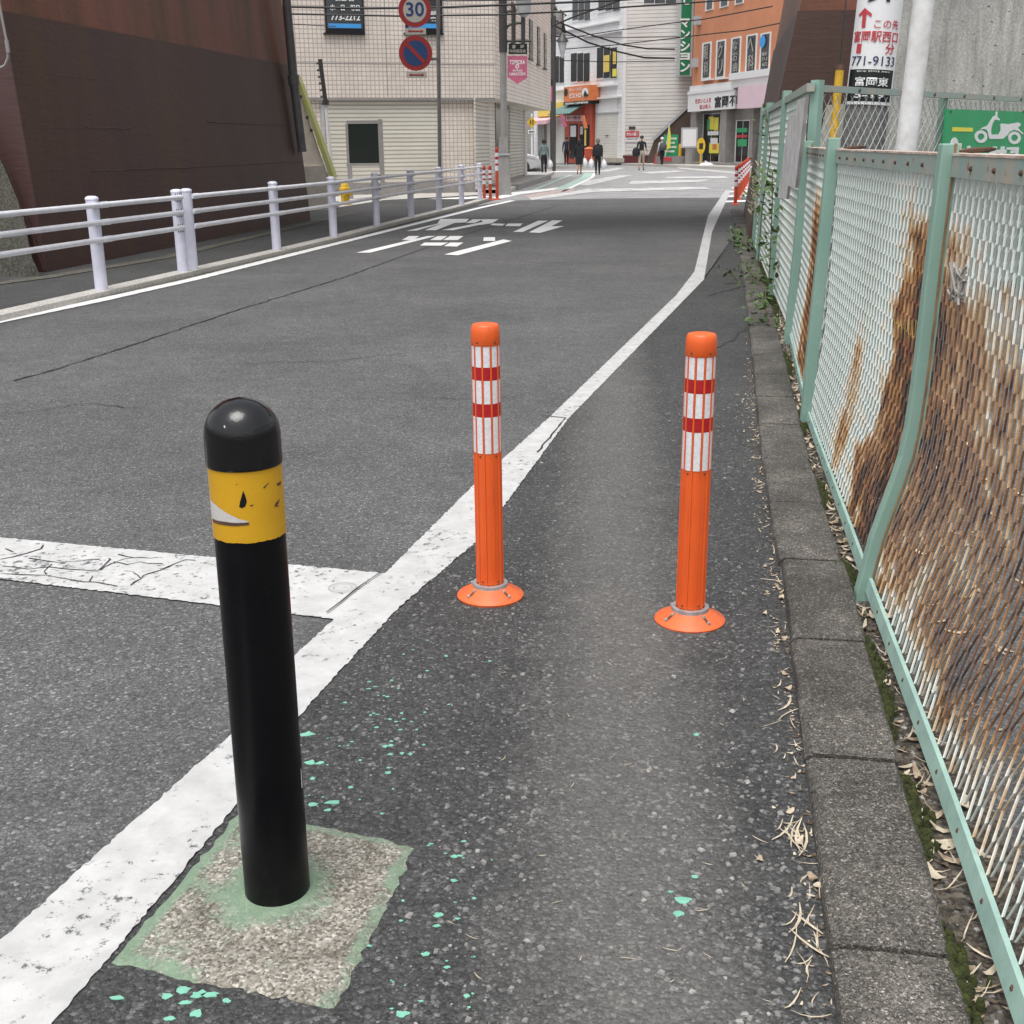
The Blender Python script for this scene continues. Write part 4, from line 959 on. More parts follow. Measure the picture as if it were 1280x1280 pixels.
# green scooter parking sign hung on the chain link
PS = Face(tuple(CF.at(0, 0, .05).xy), tuple(CF.at(CF.len, 0, .05).xy))
a_, b_ = PS.sz(1181, 138)[0], PS.sz(1345, 140)[0]; zt = PS.sz(1230, 138)[1]
ps = thing('parking_sign', tuple(PS.at(a_, zt - .48)), 'green parking sign with a white scooter on the chain link fence', 'sign')
PSO = 0.02
pl = MB(); PS.box(pl, a_, b_, zt - .48, zt, 0, PSO); obj('panel', pl, 'parking_green', ps)
SX = lambda x, y: (1160 + x / 10.667, 120 + y / 10.667)
mb = MB(); PS.poly(mb, [SX(*p) for p in ((322, 470), (330, 415), (602, 425), (594, 476))], PSO + .001, PSO + .003); obj('yellow_dash', mb, 'sign_yellow', ps)
sco = MB()
PS.poly(sco, [SX(*p) for p in ((700, 445), (735, 418), (795, 395), (830, 340), (870, 275), (900, 262), (905, 215), (920, 205), (930, 215), (925, 262), (935, 290), (960, 308), (950, 328), (915, 315), (890, 320), (865, 360), (845, 430), (842, 480), (850, 515), (945, 512), (970, 460), (965, 380), (985, 368), (1080, 376), (1205, 352), (1240, 375), (1230, 400), (1200, 420), (1235, 465), (1275, 500), (1262, 515), (1215, 470), (1150, 450), (1090, 475), (1060, 520), (1000, 572), (820, 572), (805, 520), (795, 470), (775, 445), (740, 440))], PSO + .001, PSO + .003)
for cx, cy in ((708, 542), (1155, 558)):
    r0 = [(cx + 84 * math.cos(k * math.pi / 16), cy + 84 * math.sin(k * math.pi / 16)) for k in range(32)]; r1 = [(cx + 44 * math.cos(k * math.pi / 16), cy + 44 * math.sin(k * math.pi / 16)) for k in range(32)]
    for k in range(32): PS.poly(sco, [SX(*r0[k]), SX(*r0[(k + 1) % 32]), SX(*r1[(k + 1) % 32]), SX(*r1[k])], PSO + .001, PSO + .003)
obj('scooter_symbol', sco, 'letter_white', ps)
tx = MB(); PS.text(tx, '定', 1194, 182, 1226, 214, PSO + .001, 0.03, th=.002); PS.text(tx, '期', 1234.5, 183, 1272, 216, PSO + .001, 0.03, th=.002); obj('lettering', tx, 'letter_white', ps)
ds = MB(); sx_, sz_ = PS.sz(1191, 187.5, PSO); disc(PS.at, sx_, sz_, 0.090, PSO + .004, PSO + .008, ds, 32); obj('round_sticker', ds, 'sign_white', ps)
sb_ = MB()
for u in (1188, 1279): x_, z_ = PS.sz(u, 139.5, PSO); disc(PS.at, x_, z_, 0.008, PSO, PSO + .008, sb_, 8)
obj('fixing_bolts', sb_, 'bolt_dark', ps, kind='stuff')

# white pole and utility pole behind the fence
def lean_pole(u0, v0, u1, v1, y, z0, z1):
    a, b = Y(u0, v0, y), Y(u1, v1, y); d = (b - a) / (b.z - a.z); return a + d * (z0 - a.z), a + d * (z1 - a.z)
a, b = lean_pole(1132.5, 184, 1155, 0, 6.5, -0.02, 5.5)
obj('white_pole', MB().tube([a, a.lerp(b, .3), a.lerp(b, .7), b], 0.0535, 24), 'white_pole', loc=tuple(a), label='plain white steel pole in front of the concrete abutment', cat='pole', smooth=True)
UY = 9.3; a, b = lean_pole(1084.5, 130, 1100.5, 0, UY, -0.02, 7.5); rr = 0.158
up_ = thing('utility_pole', tuple(a), 'grey utility pole wrapped in white advertising panels behind the fence', 'utility pole')
obj('shaft', MB().tube([a, a.lerp(b, .5), b], [rr, rr - .004, rr - .008], 24), 'pole_concrete', up_, True)
axis = (b - a).normalized(); ex = Vector((1, 0, 0)); ex = (ex - axis * ex.dot(axis)).normalized(); ey = axis.cross(ex)
def wrap(sx, z, o):                       # s along the girth (0 faces the camera), z along the axis
    c = a + axis * ((z - a.z) / axis.z); r = rr + o; vd = math.atan2(-c.y, -c.x) - math.atan2(ex.y, ex.x)
    ang = vd + sx / (rr + .006); return c + ex * (r * math.cos(ang)) + ey * (r * math.sin(ang))
def zpx(v): return Y(1090, v, UY - rr).z
def wrap_panel(z0, z1, o, name, m_, par, half=1.02):
    mb = MB(); n = 24; sv = [(-half + 2 * half * k / n) * (rr + .006) * 1.25 for k in range(n + 1)]
    band(mb, [wrap(s_, z1, o) for s_ in sv], [wrap(s_, z0, o) for s_ in sv]); return obj(name, mb, m_, par, True)
wp = wrap_panel(zpx(131), 5.0, 0.008, 'sign_panel', 'sign_white', up_)
wrap_panel(zpx(127), zpx(87), 0.0095, 'address_plate', 'board_green_dark', wp, 0.90)
K = rr * 1.12 / 25.5                      # girth metres per pixel
def wtext(body, u0, u1, v0, v1, m_, bold=0.02):
    mb = MB(); sh = lambda v: 1084.5 + (130 - v) * 0.123
    vm = (v0 + v1) / 2; text(mb, body, (u0 - sh(vm)) * K, (u1 - sh(vm)) * K, zpx(v1), zpx(v0), lambda s_, z, k: wrap(s_, z, 0.0115 + k), bold, 0.002); obj('lettering', mb, m_, wp)
wtext('この先', 1094, 1121, 24.5, 36, 'letter_red', 0.0); wtext('富岡駅西口', 1070, 1120.5, 38.5, 53, 'letter_red', 0.01)
wtext('1', 1074, 1079.5, 55, 67, 'letter_red', 0.0); wtext('分', 1104, 1115, 54, 67.5, 'letter_red', 0.01); wtext('771-9133', 1067, 1116, 70.5, 82.5, 'letter_navy', 0.0)
wtext('富岡東', 1072, 1107, 96.5, 108, 'letter_white', 0.015); wtext('5-19', 1071, 1102, 115, 123, 'letter_white', 0.02); wtext('富岡東', 1074, 1110, 88.5, 90.5, 'letter_white', 0.0)
wtext('井', 1088, 1118, -14, 3.0, 'letter_black', 0.02)
ar = MB(); sh = lambda v: 1084.5 + (130 - v) * 0.123
def wpoly(pts): 
    q = [((u - sh(v)) * K, zpx(v)) for u, v in pts]; ar.add([wrap(s_, z, .0125) for s_, z in q], [tuple(range(len(q)))])
wpoly([(1084.6, 10), (1092, 18), (1091, 22), (1086.3, 17.5), (1084.5, 35), (1080.3, 35), (1081.8, 17.5), (1077, 21), (1076.5, 18)]); obj('arrow', ar, 'letter_red', wp)
# yellow guard on its stay wire
a1, b1 = Y(1041, 178, 8.9), Y(1050, 84, 8.95); d1 = (b1 - a1) / (b1.z - a1.z)
sg = thing('stay_wire', tuple(a1 - d1 * a1.z), 'yellow guarded stay wire left of the utility pole', 'stay wire')
obj('guard', MB().tube([a1 - d1 * (a1.z - .05), b1], 0.030, 12), 'yellow_guard', sg, True)
obj('guard_cap', MB().tube([b1 - d1 * .02, b1 + d1 * .012], 0.033, 12), 'rust_dark', sg, True)
obj('wire', MB().tube([a1 - d1 * (a1.z + .02), b1, Y(1056, 20, 9.0), Y(1062, -60, 9.1)], 0.005, 6), 'cable', sg)
# pale stub wall seen through the netting left of the pole
obj('sloping_stub_wall', MB().prism([Y(u, v, 9.8) for u, v in ((985, 394), (1062, 394), (1062, 130), (1046, 130))], (0, .3, 0)), 'pale_concrete', loc=tuple(Y(1020, 393, 9.8)), label='pale sloping stub wall between the stay wire and the right brown pier', cat='wall')
# banded marker post showing through the dark rusted part of the mesh
my = 4.3; mb_ = Y(1118, 600, my); mt_ = Y(1140, 262, my); mx = mb_.x + (mt_.x - mb_.x) * .5
mp_ = thing('marker_post', (mx, my, -0.002), 'banded red and amber marker post seen through the dark rusted mesh', 'post')
obj('shaft', MB().tube([(mx, my, -0.02), (mx, my, Y(1140, 262, my).z)], 0.045, 16), 'dark_metal', mp_, True)
for v0, v1, m_ in ((325, 352, 'amber_lens'), (372, 398, 'red_lens'), (398, 420, 'sign_yellow'), (424, 442, 'red_lens')):
    obj('band', MB().tube([(mx, my, Y(1135, v1, my).z), (mx, my, Y(1135, v0, my).z)], 0.0465, 16), m_, mp_, True)

# ================================================================== LEFT SIDE AND FAR STREET
# ------------------------------------------------------------------ white pedestrian guardrails
def guardrail(idx, label, ext=None, end=None):
    P = [GP[i] for i in idx]; t = thing('guardrail', tuple(P[0]), label, 'guardrail', 'white pipe guardrails on the left kerb')
    for p in P:
        po_ = obj('post', MB().lathe([(0.056, -0.06), (0.056, 0.0), (0.056, 0.79), (0.060, 0.792), (0.060, 0.800), (0.052, 0.815), (0.03, 0.823), (0.001, 0.825)], p, 24), 'guard_white', t, 50)
    line = ([ext] if ext else []) + P + ([end] if end else [])
    for z in (0.742, 0.592, 0.442):
        pts = []
        for i, p in enumerate(line):
            d = (line[min(i + 1, len(line) - 1)] - line[max(i - 1, 0)]).normalized(); nn = Vector((d.y, -d.x, 0)); pts.append(p + nn * 0.052 + Vector((0, 0, z)))
        rl = obj('rail', MB().tube(pts, 0.0245, 12), 'guard_pipe', t, True)
        for i, p in enumerate(pts):
            if i == 0 and ext: continue
            d = (pts[min(i + 1, len(pts) - 1)] - pts[max(i - 1, 0)]).normalized(); s_ = -1 if i == len(pts) - 1 else 1
            obj('sleeve', MB().tube([p + d * .02 * s_, p + d * 0.17 * s_], 0.0285, 12), 'guard_pipe', rl, True)
        bt = MB()
        for i, p in enumerate(pts):
            d = (pts[min(i + 1, len(pts) - 1)] - pts[max(i - 1, 0)]).normalized(); s_ = -1 if i == len(pts) - 1 else 1
            for k in (0.03, 0.085, 0.13): bt.tube([p + d * k * s_ - Vector((0, 0, .040)), p + d * k * s_ + Vector((0, 0, .040))], 0.006, 6)
        obj('sleeve_bolts', bt, 'bolt_dark', rl, kind='stuff')
    return t
guardrail([0, 1], 'nearer white guardrail section ending at the doubled posts', ext=GP[0] + (GP[0] - GP[1]) * 2.2)
guardrail([2, 3, 4, 5, 6, 7, 8, 9], 'longer white guardrail section curving away to the red posts')

# ------------------------------------------------------------------ small red delineators
def red_post(loc, h, label, group):
    t = thing('delineator_post', loc, label, 'delineator', group); c = Vector(loc)
    obj('base', MB().lathe([(0.10, -.003), (0.10, 0.008), (0.055, 0.03), (0.04, 0.034)], c, 14), 'orange_far', t, True)
    obj('shaft', MB().lathe([(0.038, 0.02), (0.038, h - .04), (0.036, h - .01), (0.02, h)], c, 14), 'orange_far', t, True)
    q = h / 0.8 if h < 1 else 1.3
    for k, (z0, z1, m_) in enumerate(((.05, .10, 'tape_red'), (.10, .17, 'tape_white'), (.17, .22, 'tape_red'), (.22, .29, 'tape_white'), (.29, .33, 'tape_red'), (.33, .42, 'tape_white'))):
        obj('reflective_band', MB().lathe([(0.0385, h - z1 * q), (0.0395, h - z1 * q + .001), (0.0395, h - z0 * q - .001), (0.0385, h - z0 * q)], c, 14), m_, t, True)
    return t
for (u, v, h, lab) in ((605.5, 251, .80, 'short red and white post nearest the end of the guardrail'), (613, 250.5, .80, 'short red and white post between guardrail end and the tall red post'), (621.5, 249.5, 1.22, 'tallest red and white post at the end of the guardrail')):
    q = G(u, v, -0.004); red_post((q.x, q.y, 0.0), h, lab, 'red posts at the guardrail end')
r0, r1 = G(919, 256), Vector((8.0, 41.5, 0)); ordn = ['nearest', 'second', 'third', 'fourth', 'fifth', 'sixth', 'seventh', 'farthest']
for k in range(8):
    q = r0.lerp(r1, k / 7); red_post((q.x, q.y, 0.0 if q.y < 29 else -0.006), .80, ordn[k] + ' red and white post in the row beside the right brown pier', 'red posts beside the right pier')

# ------------------------------------------------------------------ tiled corner building on the left
TA, TB, TC = Y(340, 122, 32.6), Y(619, 121, 34.4), Y(688.5, 137, 48.0)
TF, TS = Face(TA.xy, TB.xy), Face(TB.xy, TC.xy)
grid_mat('tile_front', TF.d, 0.112, 0.112, (0.82, 0.735, 0.665), (0.46, 0.41, 0.37), 0.012, 0.35)
grid_mat('tile_side', TS.d, 0.30, 0.112, (0.84, 0.755, 0.685), (0.42, 0.37, 0.335), 0.011, 0.35)
grid_mat('shutter_front', TF.d, 40, 0.105, (0.68, 0.65, 0.57), (0.40, 0.38, 0.33), 0.018, 0.45, bstr=1.0)
grid_mat('shutter_side', TS.d, 40, 0.105, (0.66, 0.63, 0.56), (0.38, 0.36, 0.32), 0.018, 0.45, bstr=1.0)
tb = thing('tiled_building', tuple(TF.at(TF.len, 0)), 'cream tiled two storey corner building with grey shutters and black windows', 'building')
zs_ = TF.sz(500, 122)[1]; ztop = 7.5; inn = Vector((-9, 6, 0))
# upper storey, overhanging at the corner
p0, p1, p2 = TF.at(0, 0), TF.at(TF.len, 0), TS.at(TS.len, 0)
def slab(name, pts, z0, z1, mats, par): 
    mb = MB(); n = len(pts); P = [Vector((p.x, p.y, 0)) for p in pts]
    mb.add([p + Vector((0, 0, z0)) for p in P] + [p + Vector((0, 0, z1)) for p in P], [tuple(range(n))[::-1], tuple(range(n, 2 * n))] + [(i, (i + 1) % n, n + (i + 1) % n, n + i) for i in range(n)])
    mb.mi = [2, 2] + [min(i, 2) for i in range(n)]; return obj(name, mb, mats, par)
slab('upper_wall', [p0, p1, p2, p2 + Vector((-9, 3, 0)), p0 + Vector((-1, 14, 0))], zs_, ztop, ['tile_front', 'tile_side', 'cream_render'], tb)
# ground storey set back at the corner
g1 = TF.at(TF.sz(592, 200, -.35)[0], 0, -.12); g2 = Vector((*Y(612, 205, 36.9).xy, 0)); g3 = Vector((*Y(659, 205, 47.5).xy, 0))
slab('ground_wall', [TF.at(0, 0, -.12), g1, g2, g3, g3 + Vector((-8, 3, 0)), p0 + Vector((-1, 13, 0))], -0.02, zs_, ['tile_front', 'tile_front', 'tile_side'], tb)
obj('soffit_edge', TF.box(MB(), 0, TF.len, zs_ - .07, zs_ - .003, -.10, .012), 'stone_grey', tb)
def jline(f, u0, v0, u1, v1, o=0.012): return f.pbox(MB(), u0, v0, u1, v1, -.01, o)
obj('expansion_joint', jline(TF, 345, 79.2, 619, 80.4, 0.004), 'stone_grey', tb); obj('expansion_joint', jline(TF, 482, 0, 483, 120, 0.004), 'stone_grey', tb)
GFc = Face(TF.at(0, 0, -.12).xy, g1.xy)
o = obj('shutter', GFc.pbox(MB(), 408, 124, 549, 238, 0, .03), 'shutter_front', tb); 
obj('shutter_guide', GFc.pbox(MB(), 549.5, 124, 552, 240, 0, .05), 'frame_grey', tb); obj('shutter_guide', GFc.pbox(MB(), 404, 124, 407.5, 240, 0, .05), 'frame_grey', tb)
obj('plinth', GFc.box(MB(), 0, GFc.len - 0.02, -.02, 0.32, .035, .10), 'stone_grey', tb)
CH, GS = Face(g1.xy, g2.xy), Face(g2.xy, g3.xy)
obj('shutter', CH.pbox(MB(), 595, 124, 612, 236, 0, .04), 'shutter_front', tb)
obj('doorway', GS.pbox(MB(), 620, 130, 636, 223, 0, .02), 'glass_dark', tb); obj('shutter', GS.pbox(MB(), 637.5, 133, 655, 221, 0, .04), 'shutter_side', tb); obj('shutter_guide', GS.pbox(MB(), 655.3, 133, 656.6, 221, 0, .06), 'frame_grey', tb)
obj('entrance_step', GS.box(MB(), -.3, GS.len + .2, -.02, .16, .02, .9), 'stone_grey', tb)
# windows
wf = TF
for (u0, u1, vb) in ((406, 455, 41), (506.5, 553, 41)):
    wn = obj('window', wf.pbox(MB(), u0, -14, u1, vb, 0, .05), 'frame_black', tb)
    obj('pane', wf.pbox(MB(), u0 + 2, -14, u1 - 2, vb - 5, .051, .056), 'glass_grey', wn); obj('sill', wf.pbox(MB(), u0 - 1, vb, u1 + 1.5, vb + 2.2, 0, .10), 'frame_black', wn)
    obj('blue_strip', wf.pbox(MB(), u0 + 4.5, vb - 11.5, u1 - 3.5, vb - 6, .058, .062), 'light_blue', wn)
    tx = MB()
    if u0 < 450: wf.text(tx, '773-2212', 413.5, 18, 450, 25.5, .060, 0.03); wf.text(tx, '水・日・祝日', 412.5, 5.5, 449.5, 13.5, .060, 0.03); wf.text(tx, '休診日', 418, -5, 442, 1.5, .060, 0.03)
    else: wf.text(tx, '診', 538, 12, 546, 19, .060, 0.03); obj('lettering', tx, 'letter_white', wn); tx = MB(); wf.text(tx, '療', 538, 21, 545, 27, .060, 0.03)
    obj('lettering', tx, 'letter_white', wn)
for (u0, v0, u1, v1) in ((640.5, 4, 644, 55), (652.5, 13, 655.5, 56), (662.5, 25, 666.5, 74), (672.5, 34, 675.5, 81), (680.8, 42, 683.5, 86)):
    wn = obj('window', TS.pbox(MB(), u0, v0, u1, v1, 0, .03), 'glass_dark', tb); obj('sill', TS.pbox(MB(), u0, v1, u1 + 1.0, v1 + 1, 0, .07), 'frame_black', wn)
# notice board in front of the shutter
nb_y = 30.6; NB = Face(Y(430, 230, nb_y).xy, Y(482, 230, nb_y).xy)
nb = thing('notice_board', tuple(NB.at(0.8, 0)), 'dark green notice board on grey legs before the shutter', 'notice board')
obj('board', NB.pbox(MB(), 436, 154.5, 474, 204, 0, .05), 'board_green_dark', nb)
for q in ((433, 150.5, 477.5, 154.2), (433, 204.3, 474.5, 207.5), (432.6, 154.4, 435.8, 204.1)): obj('frame', NB.pbox(MB(), *q, -.02, .06), 'grey_metal', nb)
for u0, u1 in ((434, 439.5), (474.3, 480)):
    s0, s1, _, zt_ = NB.rect(u0, 150, u1, 250); zt_ = NB.sz(u0, 207.6 if u0 < 450 else 149)[1]; obj('leg', NB.box(MB(), s0, s1, -.02, zt_, -.025, .055), 'grey_metal', nb)
# old pole with a black sleeve
sy = 26.5; pt_ = [Y(415, 262, sy), Y(415, 218, sy), Y(407, 128, sy), Y(400, 74, sy)]
st2 = thing('stub_pole', (pt_[0].x, sy, 0), 'thin white stay pole with a ridged black upper sleeve', 'pole')
obj('pole', MB().tube([Vector((pt_[1].x + .02, sy, -.02)), pt_[1], pt_[2]], 0.035, 10), 'sign_white', st2, True)
obj('sleeve', MB().tube([pt_[2], pt_[3]], 0.045, 10), 'dark_metal', st2, True)
nb_ = MB()
for k in range(7): q = pt_[2].lerp(pt_[3], k / 6.5); nb_.tube([q, q + Vector((-.09, 0, -.02))], 0.025, 6)
nb_.lathe([(.07, -.05), (.07, .05)], pt_[2], 8); obj('rungs', nb_, 'dark_metal', st2)
# yellow hydrant marker
q = G(432, 256, .03); hy_ = thing('hydrant', (q.x, q.y, .03), 'small yellow hydrant between guardrail and notice board', 'hydrant'); c = Vector((q.x, q.y, .03))
obj('body', MB().lathe([(.13, 0), (.13, .04), (.095, .06), (.09, .30), (.12, .32), (.12, .36), (.09, .38), (.07, .46), (.03, .50), (.001, .51)], c, 16), 'hydrant_yellow', hy_, 40)
for s_ in (-1, 1): obj('outlet', MB().tube([c + Vector((s_ * .07, -.03, .25)), c + Vector((s_ * .16, -.05, .25))], .05, 10), 'hydrant_yellow', hy_, True)
obj('outlet', MB().tube([c + Vector((0, -.07, .25)), c + Vector((0, -.15, .25))], .05, 10), 'hydrant_yellow', hy_, True)

# ------------------------------------------------------------------ sign pole with speed limit and no parking signs
sgy = 29.5; a = Y(550, 250, sgy); bpt = Y(547.5, 0, sgy); RS = Face((a.x - 5, sgy - .06), (a.x + 5, sgy - .06))
rs_ = thing('road_sign', (a.x, sgy, 0), 'grey sign pole with 30 limit and no parking discs', 'road sign')
d = (bpt - a) / (bpt.z - a.z); obj('pole', MB().tube([a - d * (a.z + .02), a - d * a.z + d * 6.0], 0.042, 12), 'pipe_grey', rs_, True)
def ring_disc(u, v, rpx, name, layers):
    s0, z0 = RS.sz(u, v); k = RS.sz(u + 1, v)[0] - s0; p = None
    for (rf, m_, o0, o1, nm) in layers:
        mb = MB(); disc(RS.at, s0, z0, rpx * rf * k, o0, o1, mb, 40); p_ = obj(nm, mb, m_, p or rs_, 30); p = p or p_
    return p, s0, z0, k
p30, s0, z0, k = ring_disc(518.5, 12.5, 20.5, 'limit_disc', ((1, 'sign_red', 0, .015, 'limit_disc'), (.71, 'sign_grey', .016, .019, 'face')))
tx = MB(); RS.text(tx, '30', 507.5, 2.5, 530, 20.5, .021, 0.015, th=.004); obj('numerals', tx, 'sign_blue', p30)
pnp, s0, z0, k = ring_disc(519.5, 66.5, 20.8, 'no_parking_disc', ((1, 'sign_red', 0, .015, 'no_parking_disc'), (.72, 'sign_blue', .016, .019, 'face')))
mb = MB(); q = .72 * 20.8 * k; dg = Vector((1, -1)).normalized(); nr = Vector((1, 1)).normalized() * 2.3 * k
mb.prism([RS.at(s0 + x.x, z0 + x.y, .020) for x in (-dg * q - nr, dg * q - nr, dg * q + nr, -dg * q + nr)], RS.n * .003); obj('diagonal', mb, 'sign_red', pnp)
for (u0, v0, u1, v1) in ((506.5, 35, 532.5, 43), (508, 90, 533.5, 97.5)):
    pl = obj('arrow_plate', RS.pbox(MB(), u0, v0, u1, v1, 0, .012), 'sign_grey', rs_)
    vm = (v0 + v1) / 2; mb = MB(); RS.poly(mb, [(u0 + 3, vm), (u0 + 6, vm - 2), (u0 + 6, vm - .9), (u1 - 6, vm - .9), (u1 - 6, vm - 2), (u1 - 3, vm), (u1 - 6, vm + 2), (u1 - 6, vm + .9), (u0 + 6, vm + .9), (u0 + 6, vm + 2)], .013, .016); obj('arrow', mb, 'sign_red', pl)
br_ = MB()
for v in (12, 74): s1, z1 = RS.sz(519, v); s2, _ = RS.sz(548, v); RS.box(br_, s1, s2, z1 - .03, z1 + .03, -.06, -.012)
obj('bracket', br_, 'pipe_grey', rs_)

# ------------------------------------------------------------------ street lamp with banner
ly = 33.0; LF = Face(Y(600, 200, ly).xy, Y(700, 200, ly).xy); bx, _ = LF.sz(630, 242)
q = LF.at(bx, 0); sl_ = thing('street_lamp', tuple(q), 'street lamp pole with black sign and pink pennant banner', 'street lamp')
d0 = LF.at(*LF.sz(629, 60)); d1 = LF.at(*LF.sz(628, -40))
obj('pole', MB().tube([q, q.lerp(d0, .5), d0], 0.085, 12), 'grey_metal', sl_, True); obj('upper_pole', MB().tube([d0 - Vector((0, 0, .1)), d1, d1 + Vector((0, 0, 1.2))], 0.105, 12), 'dark_metal', sl_, True)
s0, z0 = LF.sz(630, 171); mb = MB(); zb = z0
mb.hexa([q + Vector((-.20, -.20, -.02)), q + Vector((.20, -.20, -.02)), q + Vector((.20, .2, -.02)), q + Vector((-.2, .2, -.02))], [q + Vector((-.11, -.11, zb)), q + Vector((.11, -.11, zb)), q + Vector((.11, .11, zb)), q + Vector((-.11, .11, zb))]); obj('base_sleeve', mb, 'grey_metal', sl_)
zc = LF.sz(630, 193)[1]; mb = MB(); mb.box(q.x - .175, q.x + .175, q.y - .175, q.y + .175, zc - .02, zc + .02); obj('base_band', mb, 'frame_grey', sl_)
obj('shop_sign', LF.pbox(MB(), 635.8, 54.5, 659, 67.5, -.03, .03), 'board_green_dark', sl_)
tx = MB(); LF.text(tx, '富　岡', 640, 56, 655, 60.5, .031, .02); LF.text(tx, '中央商店会', 637, 61.5, 657.5, 66, .031, .02); obj('lettering', tx, 'sign_grey', sl_)
pb = MB(); LF.poly(pb, [(634.6, 70), (658.8, 70), (658.8, 97.5), (646.5, 105), (634.3, 96)], -.008, .008); pbn = obj('banner', pb, 'pink_banner', sl_)
tx = MB(); LF.text(tx, 'TOMIOKA', 637.2, 75, 656.2, 80.5, .010, .02); LF.text(tx, 'SHOTENGAI', 641, 87, 653, 89.5, .010, .02); LF.text(tx, 'NAKAYOSHI', 637, 90.5, 656.5, 94.5, .010, .02)
s0, z0 = LF.sz(646.6, 83); k = LF.sz(647.6, 83)[0] - s0; disc(LF.at, s0, z0, 2.3 * k, .010, .014, tx, 16, 0, 2.7 * k); obj('lettering', tx, 'letter_white', pbn)
ds = MB(); disc(LF.at, s0, z0, 1.3 * k, .0145, .017, ds, 12); obj('emblem_centre', ds, 'pink_banner', pbn)
arm = MB()
for pts in ([(631, 40), (634, 33), (640, 29.5), (652, 28.5)], [(631, 70), (631.5, 56), (634, 51.5), (640, 51), (664, 51)], [(631, 20), (634, 15), (640, 13), (646, 13)]): arm.tube([LF.at(*LF.sz(*p)) for p in pts], .035, 8)
for u in (642, 654): arm.tube([LF.at(*LF.sz(u, 54)), LF.at(*LF.sz(u, 20 if u > 650 else 8))], .055, 8)
obj('scroll_bracket', arm, 'dark_metal', sl_, True)
ln_ = MB(); s0, z0 = LF.sz(655, 22); ln_.lathe([(.05, 0), (.16, .1), (.20, .45), (.08, .5)], LF.at(s0, z0), 12); lno = obj('lantern_glass', ln_, 'frame_grey', sl_, True)
ln_ = MB(); ln_.lathe([(.26, .48), (.26, .52), (.10, .62), (.03, .72)], LF.at(s0, z0), 12); obj('lantern_roof', ln_, 'dark_metal', sl_, True)
# its twin down the street
ly2 = 62; L2 = Face(Y(640, 200, ly2).xy, Y(760, 200, ly2).xy); s0, _ = L2.sz(692.5, 200); q = L2.at(s0, -.006)
s2 = thing('street_lamp', tuple(q), 'farther street lamp with pink banner before the white building', 'street lamp')
obj('pole', MB().tube([q, L2.at(s0, L2.sz(692, 20)[1])], .09, 10), 'dark_metal', s2, True)
obj('shop_sign', L2.pbox(MB(), 687, 98.5, 694.5, 106.5, -.03, .03), 'board_green_dark', s2); pb = MB(); L2.poly(pb, [(686, 108), (694, 108), (693.5, 124), (690, 127), (684, 124)], -.01, .01); obj('banner', pb, 'pink_banner', s2)
x_, z_ = L2.sz(703, 60); ln_ = MB(); ln_.lathe([(.06, -.45), (.22, .25), (.2, .3)], L2.at(x_, z_), 10); obj('lantern_glass', ln_, 'frame_grey', s2, True)
ln_ = MB(); ln_.lathe([(.30, .28), (.28, .34), (.12, .55), (.03, .7)], L2.at(x_, z_), 10); obj('lantern_roof', ln_, 'dark_metal', s2, True)
ln_ = MB(); ln_.tube([L2.at(s0, L2.sz(692, 70)[1]), L2.at(s0 + .2, L2.sz(692, 74)[1]), L2.at(x_, z_ - .42)], .03, 6); obj('arm', ln_, 'dark_metal', s2)

# ------------------------------------------------------------------ white building in the middle
W0, W1, W2 = Y(655, 200, 90.0), Y(778, 205, 77.0), Y(880, 205, 76.0)
WL, WR = Face(W0.xy, W1.xy), Face(W1.xy, W2.xy)
grid_mat('siding_right', WR.d, 60, 0.21, (0.72, 0.69, 0.66), (0.44, 0.42, 0.40), 0.022, 0.5, bstr=0.8, var=0.04)
grid_mat('siding_left', WL.d, 60, 0.28, (0.80, 0.80, 0.81), (0.58, 0.58, 0.60), 0.014, 0.5, bstr=0.5, var=0.03)
grid_mat('garage_shutter', WL.d, 60, 0.16, (0.66, 0.65, 0.60), (0.54, 0.53, 0.49), 0.02, 0.5, bstr=0.5, var=0.02)
wbld = thing('white_building', tuple(WR.at(0, -.006)), 'white clapboard corner building with shops below and green vertical sign', 'building')
slab('wall', [WL.at(0, 0), WL.at(WL.len, 0), WR.at(WR.len, 0), WR.at(WR.len, 0) + Vector((3, 20, 0)), WL.at(0, 0) + Vector((2, 20, 0))], -.03, 16, ['siding_left', 'siding_right', 'white_wall'], wbld)
obj('corner_trim', WR.box(MB(), -.06, .14, 0, 16, .0, .05), 'frame_white', wbld)
for (u0, v0, u1, v1) in ((640, 104.8, 772, 107.0), (742, 120.5, 777, 122.5), (730, 38, 778, 40.5), (650, 26, 775, 27.5)):
    (s0, z0), (s1, z1) = WL.sz(u0, v0), WL.sz(u1, v1); zz = WL.sz(770, v1)[1]; hh = WL.sz(770, v0)[1] - zz; s0 = max(.1, s0); obj('ledge', WL.box(MB(), s0, min(s1, WL.len - .02), zz, zz + hh, 0, .22), 'frame_white', wbld)
def window(F_, u0, v0, u1, v1, par, panes=2, fm='frame_white', gm='glass_dark', fr=1.0, dep=.05):
    wn = obj('window', F_.pbox(MB(), u0, v0, u1, v1, min(0, dep) - .09 if dep < 0 else 0, dep), fm, par); w_ = (u1 - u0 - fr) / panes
    for k in range(panes): obj('pane', F_.pbox(MB(), u0 + fr + k * w_, v0 + fr, u0 + fr + (k + 1) * w_ - fr * .8, v1 - fr * 1.2, dep + .001, dep + .02), gm, wn)
    return wn
for q in ((692, 69.5, 705.5, 104.5, 2), (712.5, 65.5, 737.5, 103, 3), (745, 58.5, 771.5, 98.5, 3)): window(WL, *q[:4], wbld, q[4])
